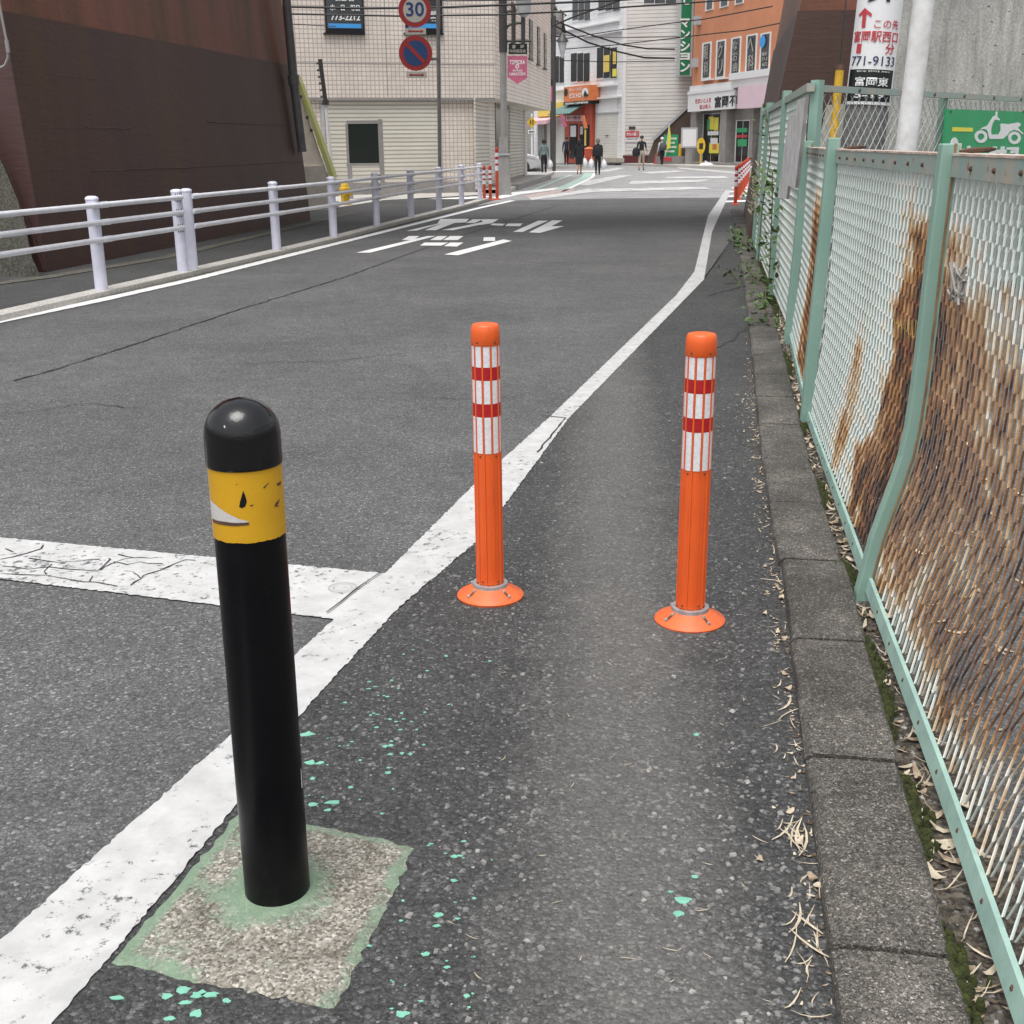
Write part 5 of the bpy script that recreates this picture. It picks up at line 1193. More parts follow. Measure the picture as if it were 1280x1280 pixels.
for q in ((714.5, -6, 738, 26, 3), (747, -8, 775, 14, 3)): window(WL, *q[:4], wbld, q[4], gm='glass_grey')
window(WR, 804, -10, 846, 5, wbld, 3, gm='glass_grey')
ps_ = MB(); WL.pbox(ps_, 754.5, 69, 761.5, 90, .13, .14); WL.pbox(ps_, 766, 64, 770, 80, .13, .14); obj('yellow_posters', ps_, 'yellow_panel', wbld); obj('green_poster', WL.pbox(MB(), 765.5, 86, 770.5, 95.5, .13, .14), 'sign_yellow', wbld)
# garage bay
obj('bay_panel', WL.pbox(MB(), 744.5, 123, 771.5, 140.5, 0, .04), 'pink_panel' if False else 'frame_white', wbld); gsx = obj('garage_shutter', WL.pbox(MB(), 744, 141, 771.5, 197, 0, .03), 'garage_shutter', wbld)
obj('shutter_box', WL.pbox(MB(), 743.5, 140.2, 772, 141.8, 0, .08), 'frame_grey', wbld); obj('bay_step', WL.pbox(MB(), 744, 197.5, 771.5, 203, 0, .5), 'pale_concrete', wbld)
obj('handle', WL.pbox(MB(), 757, 169, 760, 170, .031, .06), 'dark_metal', gsx)
# small restaurant
shp = thing('restaurant_front', tuple(WL.at(WL.sz(722, 200)[0], -.006, .3)), 'red fronted little restaurant with orange sign and teal awning', 'shop')
obj('front', WL.pbox(MB(), 706, 130, 739.5, 204, .02, .25), 'red_shop', shp)
sg_ = obj('sign_board', WL.pbox(MB(), 704.5, 107.5, 737, 126.5, .05, .75), 'orange_sign', shp); obj('lower_strip', WL.pbox(MB(), 704.5, 126.8, 737, 130.5, .05, .72), 'board_green_dark', sg_)
tx = MB(); WL.text(tx, 'カレーと酒', 711, 109.5, 727, 113.5, .755, .02); WL.text(tx, 'ビストロ', 712, 116, 726, 122.5, .755, .04); WL.text(tx, 'ASIAN DINING', 706, 127.5, 735, 130, .755, .03); s0, z0 = WL.sz(731.5, 115.5, .75); k = WL.sz(732.5, 115.5, .75)[0] - s0; disc(WL.at, s0, z0, 4.0 * k, .755, .77, tx, 16, 0, .27); obj('lettering', tx, 'letter_white', sg_)
tx = MB(); s0, z0 = WL.sz(707.5, 115.5, .75); disc(WL.at, s0, z0, 2.4 * k, .755, .77, tx, 14, 0, .24); obj('emblem', tx, 'board_green_dark', sg_); tx = MB(); WL.poly(tx, [(729, 119), (731, 113), (733.5, 117), (735.5, 120), (730, 121)], .775, .79); obj('emblem', tx, 'board_green_dark', sg_)
aw = MB(); (s0, zt1), (s1, zb1) = WL.sz(708, 131), WL.sz(735.5, 142.5); aw.hexa([WL.at(s0 - .2, zb1, 1.25), WL.at(s1 - .2, zb1, 1.25), WL.at(s1, zt1 - .05, .26), WL.at(s0, zt1 - .05, .26)], [WL.at(s0 - .2, zb1 + .05, 1.28), WL.at(s1 - .2, zb1 + .05, 1.28), WL.at(s1, zt1, .26), WL.at(s0, zt1, .26)]); obj('awning', aw, 'teal_awning', shp)
cn = MB()
for k in range(5): u = 707 + k * 4.4; WL.poly(cn, [(u, 144), (u + 4.2, 144), (u + 4.0, 151.5), (u + .2, 151.5)], .26, .30)
obj('curtain', cn, 'pink_awning', shp); tx = MB(); WL.text(tx, 'らーめん', 708.5, 145, 726, 149, .305, .04); obj('curtain_lettering', tx, 'sign_red', shp)
window(WL, 711.5, 155, 721.5, 198, shp, 1, 'maroon', 'glass_dark', .8, .28); window(WL, 724, 156, 736.5, 186, shp, 2, 'stair_brown', 'glass_dark', .8, .28)
obj('poster', WL.pbox(MB(), 713, 157, 720, 171, .31, .32), 'frame_white', shp); obj('poster', WL.pbox(MB(), 730.5, 162, 732.5, 182, .31, .32), 'yellow_panel', shp); obj('poster', WL.pbox(MB(), 725, 158, 728.5, 168, .31, .32), 'frame_grey', shp)
for (u, v, dx_, m_, lab) in ((700, 143, 9, 'pink_banner', 'pink flag slanting from the restaurant awning'), (727, 145, 8, 'orange_sign', 'orange flag slanting from the right of the restaurant awning')):
    fg = MB(); WL.poly(fg, [(u, v), (u + 3, v - 1), (u + dx_ - 1, v + 15), (u + dx_ - 5, v + 16)], 1.3, 1.33); x_, z_ = WL.sz(u + 4, v + 7); obj('flag', fg, m_, loc=tuple(WL.at(x_, z_, 1.3)), label=lab, cat='flag')
# the pink and yellow shop beside it
sh2 = thing('shuttered_shop', tuple(WL.at(WL.sz(690, 200)[0], -.006, .3)), 'shuttered shop with pink awning and yellow sign panels', 'shop')
obj('shutter', WL.pbox(MB(), 681, 154, 705.5, 204, .02, .10), 'garage_shutter', sh2)
for q in ((672, 129, 693, 145.5), (694.3, 128, 704, 144.8)): obj('sign_panel', WL.pbox(MB(), *q, .02, .5), 'yellow_panel', sh2)
aw = MB(); (s0, zt1), (s1, zb1) = WL.sz(672, 146.5), WL.sz(703, 155); aw.hexa([WL.at(s0, zb1, 1.2), WL.at(s1, zb1, 1.2), WL.at(s1, zt1 - .05, .12), WL.at(s0, zt1 - .05, .12)], [WL.at(s0, zb1 + .25, 1.22), WL.at(s1, zb1 + .25, 1.22), WL.at(s1, zt1, .12), WL.at(s0, zt1, .12)]); obj('awning', aw, 'pink_awning', sh2)
obj('pillar', WL.pbox(MB(), 672, 120, 680, 204, .02, .3), 'stone_grey', sh2)
# signs and stair on the right face
ts = obj('rent_sign', WR.pbox(MB(), 782, 164, 798.5, 171.5, .0, .06), 'letter_red', wbld); tx = MB(); WR.text(tx, 'テナント募集', 783, 165.3, 797.5, 170.2, .062, .05); obj('lettering', tx, 'letter_white', ts)
ts = obj('phone_sign', WR.pbox(MB(), 782, 172, 798.5, 177, .0, .05), 'frame_white', wbld); tx = MB(); WR.text(tx, '0120-71-33', 783.5, 173, 797, 174.6, .052, .03); obj('lettering', tx, 'letter_black', ts)
obj('name_plate', WR.pbox(MB(), 786, 158, 794, 161.3, 0, .06), 'dark_metal', wbld); obj('base_course', WR.pbox(MB(), 778.5, 194, 812, 204, .0, .06), 'maroon', wbld)
stw = MB(); WR.poly(stw, [(806, 208), (818, 174), (864, 131), (864, 208)], .6, 1.0); sto = obj('stair_wall', stw, 'stair_brown', wbld)
cpg = MB(); WR.poly(cpg, [(815, 173), (864, 127), (864, 131), (818, 175.5)], .55, 1.08); obj('coping', cpg, 'frame_grey', sto)
vg = WR.rect(847, -30, 866.5, 94, 1.0); gs_ = MB(); WR.box(gs_, vg[0], vg[1], WR.sz(856, 95.5, 1.0)[1], 14, .25, 1.0); gso = obj('vertical_sign', gs_, 'frame_grey', wbld)
gs_ = MB(); WR.box(gs_, vg[0] + .2, vg[1] - .12, WR.sz(856, 93.5, 1.0)[1], 14, 1.001, 1.03); obj('green_face', gs_, 'mansion_green', gso)
tx = MB()
for ch, v0, v1 in (('モ', -10, 6), ('マ', 23, 34.5), ('ン', 37, 49), ('シ', 51, 64), ('ョ', 66, 75), ('ン', 77.5, 90)): WR.text(tx, ch, 850.2, v0, 862.5, v1, 1.032, .035, th=.02)
obj('lettering', tx, 'letter_white', gso)

# ------------------------------------------------------------------ orange building
O0, O1 = Y(862, 200, 73.0), Y(962, 200, 63.0); OF = Face(O0.xy, (O1.xy - O0.xy) * 1.6 + O0.xy)
ob = thing('orange_building', tuple(OF.at(0, -.006)), 'orange rendered building with tall white windows and ground floor shop', 'building')
slab('wall', [OF.at(0, 0), OF.at(OF.len, 0), OF.at(OF.len, 0) + Vector((8, 12, 0)), OF.at(0, 0) + Vector((8, 14, 0))], OF.sz(862, 117)[1], 16, ['orange_wall', 'orange_wall', 'orange_wall'], ob)
slab('ground_floor', [OF.at(.1, 0, -.5), OF.at(OF.len, 0, -.5), OF.at(OF.len, 0) + Vector((8, 11, 0)), OF.at(0, 0) + Vector((8, 13, 0))], -.03, OF.sz(862, 117)[1], ['stone_grey', 'stone_grey', 'stone_grey'], ob)
def obox(u0, v0, u1, v1, o0, o1): return OF.pbox(MB(), u0, v0, u1, v1, o0, o1)
zc = OF.sz(862, 117.5)[1]; obj('cornice', OF.box(MB(), -.1, OF.sz(922, 112)[0], zc - .05, zc + .12, .0, .22), 'frame_white', ob); obj('cornice_band', OF.box(MB(), -.05, OF.sz(922, 112)[0], zc + .12, zc + .40, .0, .12), 'frame_white', ob); obj('cornice', OF.box(MB(), OF.sz(922.5, 110)[0], OF.len, zc + .42, zc + .75, .0, .55), 'frame_white', ob); obj('cornice_band', OF.box(MB(), OF.sz(922.5, 110)[0], OF.len, zc + .05, zc + .42, .0, .40), 'frame_white', ob)
so_ = obj('shop_sign', OF.box(MB(), -.1, OF.sz(922.3, 125)[0], OF.sz(862, 140)[1], zc - .06, .0, .18), 'sign_white', ob)
obj('pink_sign', OF.box(MB(), OF.sz(923, 125, .6)[0], OF.sz(960, 120, .6)[0], OF.sz(923, 136, .6)[1], zc + .04, .0, .65), 'pink_panel', ob)
tx = MB(); OF.text(tx, '住まいと人を', 869, 122.5, 889, 129, .185, .02); OF.text(tx, '結ぶ新人', 874.5, 130.5, 889, 136, .185, .02); obj('lettering', tx, 'letter_red', so_)
tx = MB()
for ch, u0, u1, v0, v1 in (('富', 893.5, 901.5, 120.5, 134.5), ('岡', 902.8, 910.5, 120, 134), ('不', 912, 919.5, 119.5, 133), ('動', 920.5, 927, 119, 133)): OF.text(tx, ch, u0, v0, u1, v1, .185, .025, th=.02)
obj('lettering', tx, 'letter_black', so_)
chs = ['眼科', 'クリ', 'なお歯', 'へ科', '']
for k, (u0, v0, u1, v1) in enumerate(((877, 53, 888, 99), (894.5, 50, 906, 97.5), (913, 46.5, 925, 95), (932, 43, 945, 92), (949.5, 41, 962, 89.5))):
    wn = window(OF, u0, v0, u1, v1, ob, 1, gm='glass_grey', fr=1.9); obj('sill', OF.pbox(MB(), u0 - 1, v1, u1 + .6, v1 + 1.6, 0, .2), 'frame_white', wn); tx = MB(); n_ = len(chs[k])
    for j, ch in enumerate(chs[k]): h_ = (v1 - v0 - 8) / n_; OF.text(tx, ch, u0 + 2.8, v0 + 4.5 + j * h_, u1 - 3.0, v0 + 2.5 + (j + 1) * h_, .125, .01)
    if n_: obj('lettering', tx, 'sign_grey', wn)
    else:
        s0, z0 = OF.sz(956, 52); kk = OF.sz(957, 52)[0] - s0; disc(OF.at, s0, z0, 3.6 * kk, .125, .135, tx, 18, 0, .29); obj('blue_disc', tx, 'light_blue', wn); tx = MB()
        for j in range(3): OF.text(tx, ('電話', '77-3', '4672')[j], 952.5, 65 + j * 6.5, 959, 69.5 + j * 6.5, .125, .02)
        obj('lettering', tx, 'sign_grey', wn)
for (u0, u1, v1) in ((882, 891.5, 13), (900, 910.5, 9), (919, 929.5, 5)): window(OF, u0, v1 - 40, u1, v1, ob, 1, gm='glass_grey', fr=1.6)
for (u0, u1) in ((863, 870), (901, 907.5), (937, 941)): obj('pillar', OF.box(MB(), OF.sz(u0, 170)[0], OF.sz(u1, 170)[0], -.02, OF.sz(862, 141)[1], -.5, .02), 'stone_grey', ob)
sw = window(OF, 878, 141.5, 899.5, 203, ob, 2, gm='glass_dark', fr=1.0, dep=-.40)
mb = MB(); ps1 = []
for (u0, v0, u1, v1, m_) in ((885.5, 146, 892, 162, 'sign_yellow'), (892.3, 147, 898, 163, 'sign_yellow'), (884, 149, 887, 163, 'parking_green'), (884.5, 164, 898, 169, 'sign_white'), (886.5, 179, 898.5, 191.5, 'sign_yellow'), (888, 172.5, 897, 180, 'sign_white'), (890.5, 180, 896, 187, 'orange_sign')):
    q = .005 * len(ps1); OFb = obj('poster', OF.pbox(MB(), u0, v0, u1, v1, -.375 + q, -.370 + q), m_, sw); ps1.append(1)
dr = window(OF, 919, 150, 936, 203.5, ob, 2, gm='glass_dark', fr=1.2, dep=-.40)
for k, (u0, v0, u1, v1, m_) in enumerate(((921, 160, 934, 165.5, 'parking_green'), (920.5, 168.5, 934, 172, 'letter_red'), (922, 174, 933.5, 183, 'parking_green'))): obj('poster', OF.pbox(MB(), u0, v0, u1, v1, -.375 + .004 * k, -.37 + .004 * k), m_, dr)
obj('step', OF.box(MB(), -.2, OF.len, -.02, .22, -.45, .7), 'stone_grey', ob)
obj('kerb_edge', OF.box(MB(), -6, OF.len, -.03, .12, .75, 2.6), 'gutter_concrete', ob)
jb = MB(); OF.pbox(jb, 867, 20, 870.5, 31, 0, .3); OF.pbox(jb, 864, 73, 867, 84, 0, .3); obj('junction_box', jb, 'frame_grey', ob)

# building row far left behind, closing the street, and blocks behind everything
obj('grey_house', MB().box(-6, 1.35, 66, 74, -.03, 11), 'stone_grey', loc=(0, 66, -.006), label='plain grey house behind the tiled corner building', cat='building')

# ------------------------------------------------------------------ people (seen from behind, walking away)
def person(loc, h, label, top, legs, shoes='cloth_black', hair='hair', stride=0.10, sleeves=True, arms=((0.03, 0), (0.03, 0)), yaw=0.0, long_hair=0.0, shape=None, bare_legs=False):
    """body: one skinned surface from a skeleton of joints; z in fractions of the height, +y is ahead"""
    V, E_, RD = [], [], []
    def v(p, r): V.append(Vector(p)); RD.append(r if isinstance(r, tuple) else (r, r)); return len(V) - 1
    def chain(i, pts):
        for p, r in pts: j = v(p, r); E_.append((i, j)); i = j
        return i
    pel = v((0, 0, .525), (.082, .062))
    ch = chain(pel, [((0, 0, .60), (.070, .052)), ((0, .004, .70), (.084, .060)), ((0, .002, .785), (.072, .048))])
    nk = chain(ch, [((0, 0, .83), (.034, .034)), ((0, .004, .865), (.030, .030)), ((0, .010, .895), (.043, .050)), ((0, .008, .935), (.050, .058)), ((0, .002, .975), (.036, .042))])
    chain(nk - 1, [((0, .062, .922), (.010, .012))])     # nose
    for s_, (fw, bend) in zip((-1, 1), arms):
        sh_ = chain(ch, [((s_ * .098, 0, .795), (.036, .036)), ((s_ * .118, -.015 + fw * .3, .71), (.031, .031)), ((s_ * .127, -.012 + fw, .625), (.026, .026)), ((s_ * .130, .02 + fw * 1.8 + bend, .53 + bend * .4), (.020, .020)), ((s_ * .131, .03 + fw * 2.2 + bend, .478 + bend * .6), (.016, .014))])
        hd = chain(sh_, [((s_ * .131, .034 + fw * 2.2 + bend, .452 + bend * .6), (.014, .020))])
        for k, (dy, ln) in enumerate(((-.014, .034), (-.005, .042), (.005, .040), (.014, .033))):
            chain(hd, [((s_ * .130, .034 + dy + fw * 2.2 + bend, .440 - ln * .5 + bend * .6), (.0052, .0052)), ((s_ * .125, .036 + dy + fw * 2.2 + bend, .440 - ln + bend * .6), (.0045, .0045))])
        chain(hd, [((s_ * .124, .058 + fw * 2.2 + bend, .440 + bend * .6), (.0055, .0055)), ((s_ * .120, .064 + fw * 2.2 + bend, .424 + bend * .6), (.0048, .0048))])
    for s_ in (-1, 1):
        f = stride * s_; lift = .02 if s_ < 0 else 0
        chain(pel, [((s_ * .048, f * .1, .48), (.060, .060)), ((s_ * .050, f * .55 + .008, .285 + lift * .3), (.040, .040)), ((s_ * .050, f * .85 - .006, .16 + lift * .6), (.033, .033)), ((s_ * .050, f - .008, .045 + lift), (.024, .024)), ((s_ * .052, f + .02, .022 + lift * .6), (.024, .020)), ((s_ * .056, f + .075, .018), (.022, .014))])
    me = bpy.data.meshes.new('person'); me.from_pydata([p * h for p in V], E_, []); o = bpy.data.objects.new('person', me); C.objects.link(o)
    sk = o.modifiers.new('skin', 'SKIN'); sk.use_smooth_shade = True
    for d_, r in zip(me.skin_vertices[0].data, RD): d_.radius = (r[0] * h, r[1] * h)
    me.skin_vertices[0].data[0].use_root = True
    ss = o.modifiers.new('sub', 'SUBSURF'); ss.levels = 1; ss.render_levels = 1
    dg = bpy.context.evaluated_depsgraph_get(); dg.update(); bm_ = bpy.data.meshes.new_from_object(o.evaluated_get(dg))
    o.modifiers.clear(); o.data = bm_; bpy.data.meshes.remove(me); bm_.name = 'person'
    for k in ('skin', top, legs, shoes, hair): bm_.materials.append(MATS[k])
    for p in bm_.polygons:
        z = p.center.z / h; x = abs(p.center.x) / h; i = 0
        if z < .04: i = 3
        elif z < .55 and x < .112: i = 2 if not bare_legs else (0 if z < .30 else 2)
        elif z < .835: i = 1
        if x > .112 and (z < .485 or (not sleeves and z < .66)): i = 0
        p.material_index = i; p.use_smooth = True
    o.location = loc; o.rotation_euler = (0, 0, yaw); WP[o.name] = Vector(loc); tag(o, label, 'person')
    hm = MB(); n = 14; vs = []                         # hair: a cap over crown and nape
    for j in range(7):
        ph = j / 6 * 1.9
        for k in range(n):
            a = 2 * math.pi * k / n; fr = 1.0 if math.sin(a) < 0.1 else max(.35, 1 - .8 * math.sin(a)); pz = ph * fr
            vs.append(Vector((.060 * math.sin(pz) * math.cos(a), .004 + .068 * math.sin(pz) * math.sin(a), .933 + .064 * math.cos(pz) - (long_hair * max(0, pz - 1.2) if math.sin(a) < .2 else 0))) * h)
    fs = [(j * n + k, j * n + (k + 1) % n, (j + 1) * n + (k + 1) % n, (j + 1) * n + k) for j in range(6) for k in range(n)]
    rot = Matrix.Rotation(yaw, 3, 'Z'); hm.add([rot @ q + Vector(loc) for q in vs], fs)
    ho = obj('hair', hm, hair, None, True, loc=loc); ho.parent = o; ho.location = (0, 0, 0); ho.rotation_euler = (0, 0, -yaw)
    if shape:                                          # skirt, dress or loose jacket over the body
        nm, m_, pf = shape; sm_ = MB(); n = 18; m2 = len(pf); vs = []
        for z, rx, ry in pf: vs += [rot @ Vector((rx * math.cos(2 * math.pi * k / n) * h, ry * math.sin(2 * math.pi * k / n) * h, z * h)) + Vector(loc) for k in range(n)]
        sm_.add(vs, [(j * n + k, j * n + (k + 1) % n, (j + 1) * n + (k + 1) % n, (j + 1) * n + k) for j in range(m2 - 1) for k in range(n)])
        do = obj(nm, sm_, m_, None, True, loc=loc); do.parent = o; do.location = (0, 0, 0); do.rotation_euler = (0, 0, -yaw)
    return o
def hang_bag(c, label, sc=1.0, hs=.12):
    t = thing('shopping_bag', tuple(c), label, 'bag', 'white shopping bags'); c = Vector(c); mb = MB(); n = 14; vs = []
    pf = ((0, .04), (.02, .12), (.12, .155), (.24, .13), (.33, .07), (.37, .025)); 
    for z, r in pf: vs += [c + Vector((r * .9 * sc * math.cos(2 * math.pi * k / n) * (1 + .12 * math.sin(3 * k + z * 20)), r * 1.1 * sc * math.sin(2 * math.pi * k / n), z * sc)) for k in range(n)]
    mb.add(vs, [(j * n + k, j * n + (k + 1) % n, (j + 1) * n + (k + 1) % n, (j + 1) * n + k) for j in range(5) for k in range(n)] + [tuple(range(n))[::-1]]); obj('sack', mb, 'plastic_bag', t, True)
    mb = MB(); top_ = c + Vector((0, 0, .36 * sc)); mb.tube([top_ + Vector((0, -.02, -.02)), top_ + Vector((0, -.015, hs)), top_ + Vector((0, .015, hs)), top_ + Vector((0, .02, -.02))], .008, 5); obj('handle', mb, 'plastic_bag', t)
GZ = -0.006
def foot(u, v): q = G(u, v, GZ); return (q.x, q.y, GZ)
L1 = foot(680, 218.5); P1_ = person(L1, 1.52, 'person in pale green top and black trousers carrying a white bag by the corner', 'cloth_green', 'cloth_black', stride=.07, long_hair=.06)
hang_bag(Vector(L1) + Vector((.27, .14, .30)), 'white shopping bag held by the person in pale green', .9)
L2_ = foot(724, 218); person(L2_, 1.50, 'person in a black knee length dress with long dark hair', 'cloth_black', 'cloth_black', stride=.05, long_hair=.12, bare_legs=True, shape=('dress', 'cloth_black', ((.28, .100, .085), (.40, .112, .09), (.53, .106, .082), (.62, .092, .068), (.74, .102, .072), (.80, .088, .056))))
hang_bag(Vector(L2_) + Vector((.24, .11, .30)), 'white shopping bag held by the person in the black dress', 1.05)
L3 = foot(747, 218.5); person(L3, 1.52, 'person in a loose black hooded jacket carrying two white bags', 'cloth_black', 'cloth_black', hair='hair_grey', stride=.05, long_hair=.06, shape=('jacket', 'cloth_black', ((.50, .118, .09), (.56, .130, .10), (.66, .130, .095), (.75, .122, .08), (.81, .075, .055))))
hang_bag(Vector(L3) + Vector((-.26, .11, .30)), 'white shopping bag in the left hand of the person in the black jacket', 1.0)
hang_bag(Vector(L3) + Vector((.26, .11, .26)), 'white shopping bag in the right hand of the person in the black jacket', 1.05)
L4 = foot(801.5, 213); person(L4, 1.66, 'person in black shirt and beige trousers with a shoulder bag', 'cloth_black', 'cloth_beige', stride=.11, sleeves=False, arms=((.0, 0), (.05, .10)), yaw=-.25)
q = Vector(L4); bg_ = thing('shoulder_bag', (q.x - .28, q.y - .10, .70), 'large black shoulder bag worn by the person in beige trousers', 'bag')
mb = MB(); mb.lathe([(.05, .66), (.17, .70), (.20, .85), (.15, 1.03), (.05, 1.08)], (q.x - .28, q.y - .12, 0), 14); obj('body', mb, 'cloth_black', bg_, True); obj('strap', MB().tube([(q.x - .28, q.y - .12, 1.05), (q.x - .14, q.y - .10, 1.30), (q.x - .12, q.y + .02, 1.36)], .02, 6), 'cloth_black', bg_, True)
L5 = foot(827, 208.5); person(L5, 1.62, 'person in white shirt and black trousers wearing a grey backpack', 'cloth_white', 'cloth_black', hair='cloth_white', shoes='cloth_white', stride=.10, yaw=.3)
q = Vector(L5); bp = thing('backpack', (q.x, q.y - .16, .95), 'grey backpack on the person in the white shirt', 'backpack')
mb = MB(); n = 14
for_ = [(.88, .13, .07), (.95, .19, .13), (1.1, .20, .15), (1.25, .17, .12), (1.33, .08, .05)]
mb.add([(q.x + .04 + rx * math.cos(2 * math.pi * k / n), q.y - .19 + ry * math.sin(2 * math.pi * k / n), z) for z, rx, ry in for_ for k in range(n)], [(j * n + k, j * n + (k + 1) % n, (j + 1) * n + (k + 1) % n, (j + 1) * n + k) for j in range(4) for k in range(n)] + [tuple(range(n))[::-1], tuple(range(4 * n, 5 * n))]); obj('sack', mb, 'cloth_grey', bp, True)
obj('strap', MB().tube([(q.x - .10, q.y - .12, 1.28), (q.x - .11, q.y, 1.36), (q.x - .11, q.y + .08, 1.2)], .02, 6), 'cloth_grey', bp, True)
s_, _ = WL.sz(711.5, 198, 1.6); q = WL.at(s_, .0, 1.8); person((q.x, q.y, GZ), 1.75, 'person in navy shirt standing at the restaurant door', 'cloth_navy', 'cloth_black', stride=.02)

# ------------------------------------------------------------------ things on the far pavements
def small(name, u, v, y, label, cat): q = Y(u, v, y); return thing(name, (q.x, y, GZ), label, cat), Vector((q.x, y, GZ))
t, c = small('traffic_cone', 820, 206, 73.0, 'red traffic cone beside the brown stair wall', 'cone')
obj('cone', MB().lathe([(.20, .04), (.16, .10), (.04, .72), (.02, .74)], c, 14), 'sign_red', t, True); obj('foot', MB().box(c.x - .26, c.x + .26, c.y - .26, c.y + .26, GZ, GZ + .04), 'sign_red', t)
t, c = small('banner_flag', 830, 206, 73.4, 'yellow feather flag behind the person with the backpack', 'flag'); obj('pole', MB().tube([c, c + Vector((.25, 0, 2.4))], .02, 6), 'frame_white', t); obj('cloth', MB().prism([c + Vector((x, -.03, z)) for x, z in ((.12, .9), (.33, 1.0), (.36, 1.6), (.26, 2.3), (.20, 1.7))], (0, .02, 0)), 'sign_yellow', t)
t, c = small('standing_board', 838, 204, 73.6, 'green standing notice board by the planter', 'sign'); obj('panel', MB().box(c.x - .42, c.x + .42, c.y, c.y + .06, .55, 1.75), 'parking_green', t)
mb = MB()
for k in range(4): mb.box(c.x - .28 + .1 * (k % 2), c.x + .22 + .1 * (k % 2), c.y - .012, c.y - .004, .75 + .24 * k, .86 + .24 * k)
obj('notices', mb, 'sign_white', t, kind='stuff')
for x in (-.38, .34): obj('leg', MB().box(c.x + x, c.x + x + .05, c.y + .01, c.y + .05, GZ, .55), 'frame_grey', t)
t, c = small('planter', 841, 206, 71.8, 'low grey stone planter with a red label', 'planter'); obj('trough', MB().hexa([c + Vector(p) for p in ((-.85, -.3, 0), (.85, -.3, 0), (.85, .3, 0), (-.85, .3, 0))], [c + Vector(p) for p in ((-.95, -.35, .55), (.95, -.35, .55), (.95, .35, .55), (-.95, .35, .55))]), 'stone_grey', t); obj('label_plate', MB().box(c.x - .75, c.x - .1, c.y - .38, c.y - .36, .30, .48), 'letter_red', t)
t, c = small('bollard', 849.5, 203, 72.8, 'yellow post beside the grey planter', 'bollard'); obj('post', MB().lathe([(.09, 0), (.09, 1.15), (.05, 1.22), (.001, 1.24)], c, 12), 'yellow_guard', t, True); obj('foot', MB().lathe([(.14, 0), (.14, .05), (.09, .07)], c, 12), 'dark_metal', t, True)
t, c = small('notice_case', 860.5, 205, 71.0, 'white notice case on a grey post beside the shop pillar', 'sign'); obj('case', MB().box(c.x - .46, c.x + .46, c.y - .06, c.y + .06, 1.0, 2.1), 'frame_grey', t); obj('sheet', MB().box(c.x - .38, c.x + .38, c.y - .075, c.y - .062, 1.08, 2.0), 'sign_white', t); obj('post', MB().box(c.x - .2, c.x + .2, c.y - .04, c.y + .04, GZ, 1.0), 'stone_grey', t)
t, c = small('oval_sign', 875.5, 206, 66.5, 'small yellow oval sign on a post before the shop', 'sign'); obj('post', MB().tube([c, c + Vector((0, 0, 1.0))], .045, 8), 'yellow_guard', t); mb = MB(); n = 20; mb.prism([c + Vector((.22 * math.cos(2 * math.pi * k / n), -.03, 1.12 + .42 * math.sin(2 * math.pi * k / n))) for k in range(n)], (0, .04, 0)); ov = obj('panel', mb, 'hydrant_yellow', t); obj('symbol', MB().box(c.x - .10, c.x + .10, c.y - .045, c.y - .034, .95, 1.25), 'letter_black', ov)
t, c = small('sandbag', 883, 208, 66.0, 'white sandbag lying beside the yellow oval sign', 'sandbag'); mb = MB(); mb.lathe([(.001, 0), (.34, .05), (.40, .14), (.28, .25), (.06, .29)], c, 16); obj('sack', mb, 'plastic_bag', t, True); mb = MB(); mb.tube([c + Vector((.02, -.02, .27)), c + Vector((-.04, -.05, .34)), c + Vector((-.1, -.06, .33))], .04, 6); obj('tied_neck', mb, 'plastic_bag', t, True)
# red bin by the restaurant, warning sign, car, block step
s_, _ = WL.sz(736, 198, 1.6); q = WL.at(s_, GZ, 1.6); t = thing('drum_bin', tuple(q), 'orange red bin outside the restaurant door', 'bin'); obj('drum', MB().lathe([(.30, 0), (.34, .3), (.34, .75), (.30, .95), (.20, 1.0)], q, 16), 'red_shop', t, True); obj('lid', MB().lathe([(.33, .95), (.33, 1.0), (.1, 1.1), (.001, 1.11)], q, 16), 'orange_sign', t, True)
t, c = small('warning_sign', 665, 212, 60.0, 'yellow diamond school crossing sign on a white post', 'road sign'); zq = Y(665, 153, 60).z; k = (Y(666, 153, 60) - Y(665, 153, 60)).x
obj('post', MB().tube([c, Vector((c.x, 60, zq + .4))], .04, 8), 'sign_white', t); f_ = Face((c.x - 1, 59.93), (c.x + 1, 59.93)); mb = MB(); r_ = 6.2 * k
mb.prism([f_.at(1 + x * r_, zq + z * r_, 0) for x, z in ((0, -1.12), (1, 0), (0, 1.12), (-1, 0))], f_.n * .02); dm = obj('diamond', mb, 'hydrant_yellow', t)
mb = MB()
for sx in (-.28, .22): disc(f_.at, 1 + sx * r_, zq + .42 * r_, .12 * r_, .021, .026, mb, 10); f_.box(mb, 1 + (sx - .12) * r_, 1 + (sx + .12) * r_, zq - .15 * r_, zq + .32 * r_, .021, .026); f_.box(mb, 1 + (sx - .13) * r_, 1 + (sx - .02) * r_, zq - .5 * r_, zq - .15 * r_, .021, .026); f_.box(mb, 1 + (sx + .04) * r_, 1 + (sx + .15) * r_, zq - .45 * r_, zq - .15 * r_, .021, .026)
obj('walking_figures', mb, 'letter_black', dm)
pl = obj('plate', f_.box(MB(), 1 - 4.8 * k, 1 + 4.8 * k, zq - 13.5 * k, zq - 9.2 * k, 0, .02), 'sign_white', t); tx = MB(); text(tx, '通学路', 1 - 3.8 * k, 1 + 3.8 * k, zq - 12.8 * k, zq - 10 * k, lambda a, b, o: f_.at(a, b, .021 + o), .03); obj('lettering', tx, 'letter_black', pl)
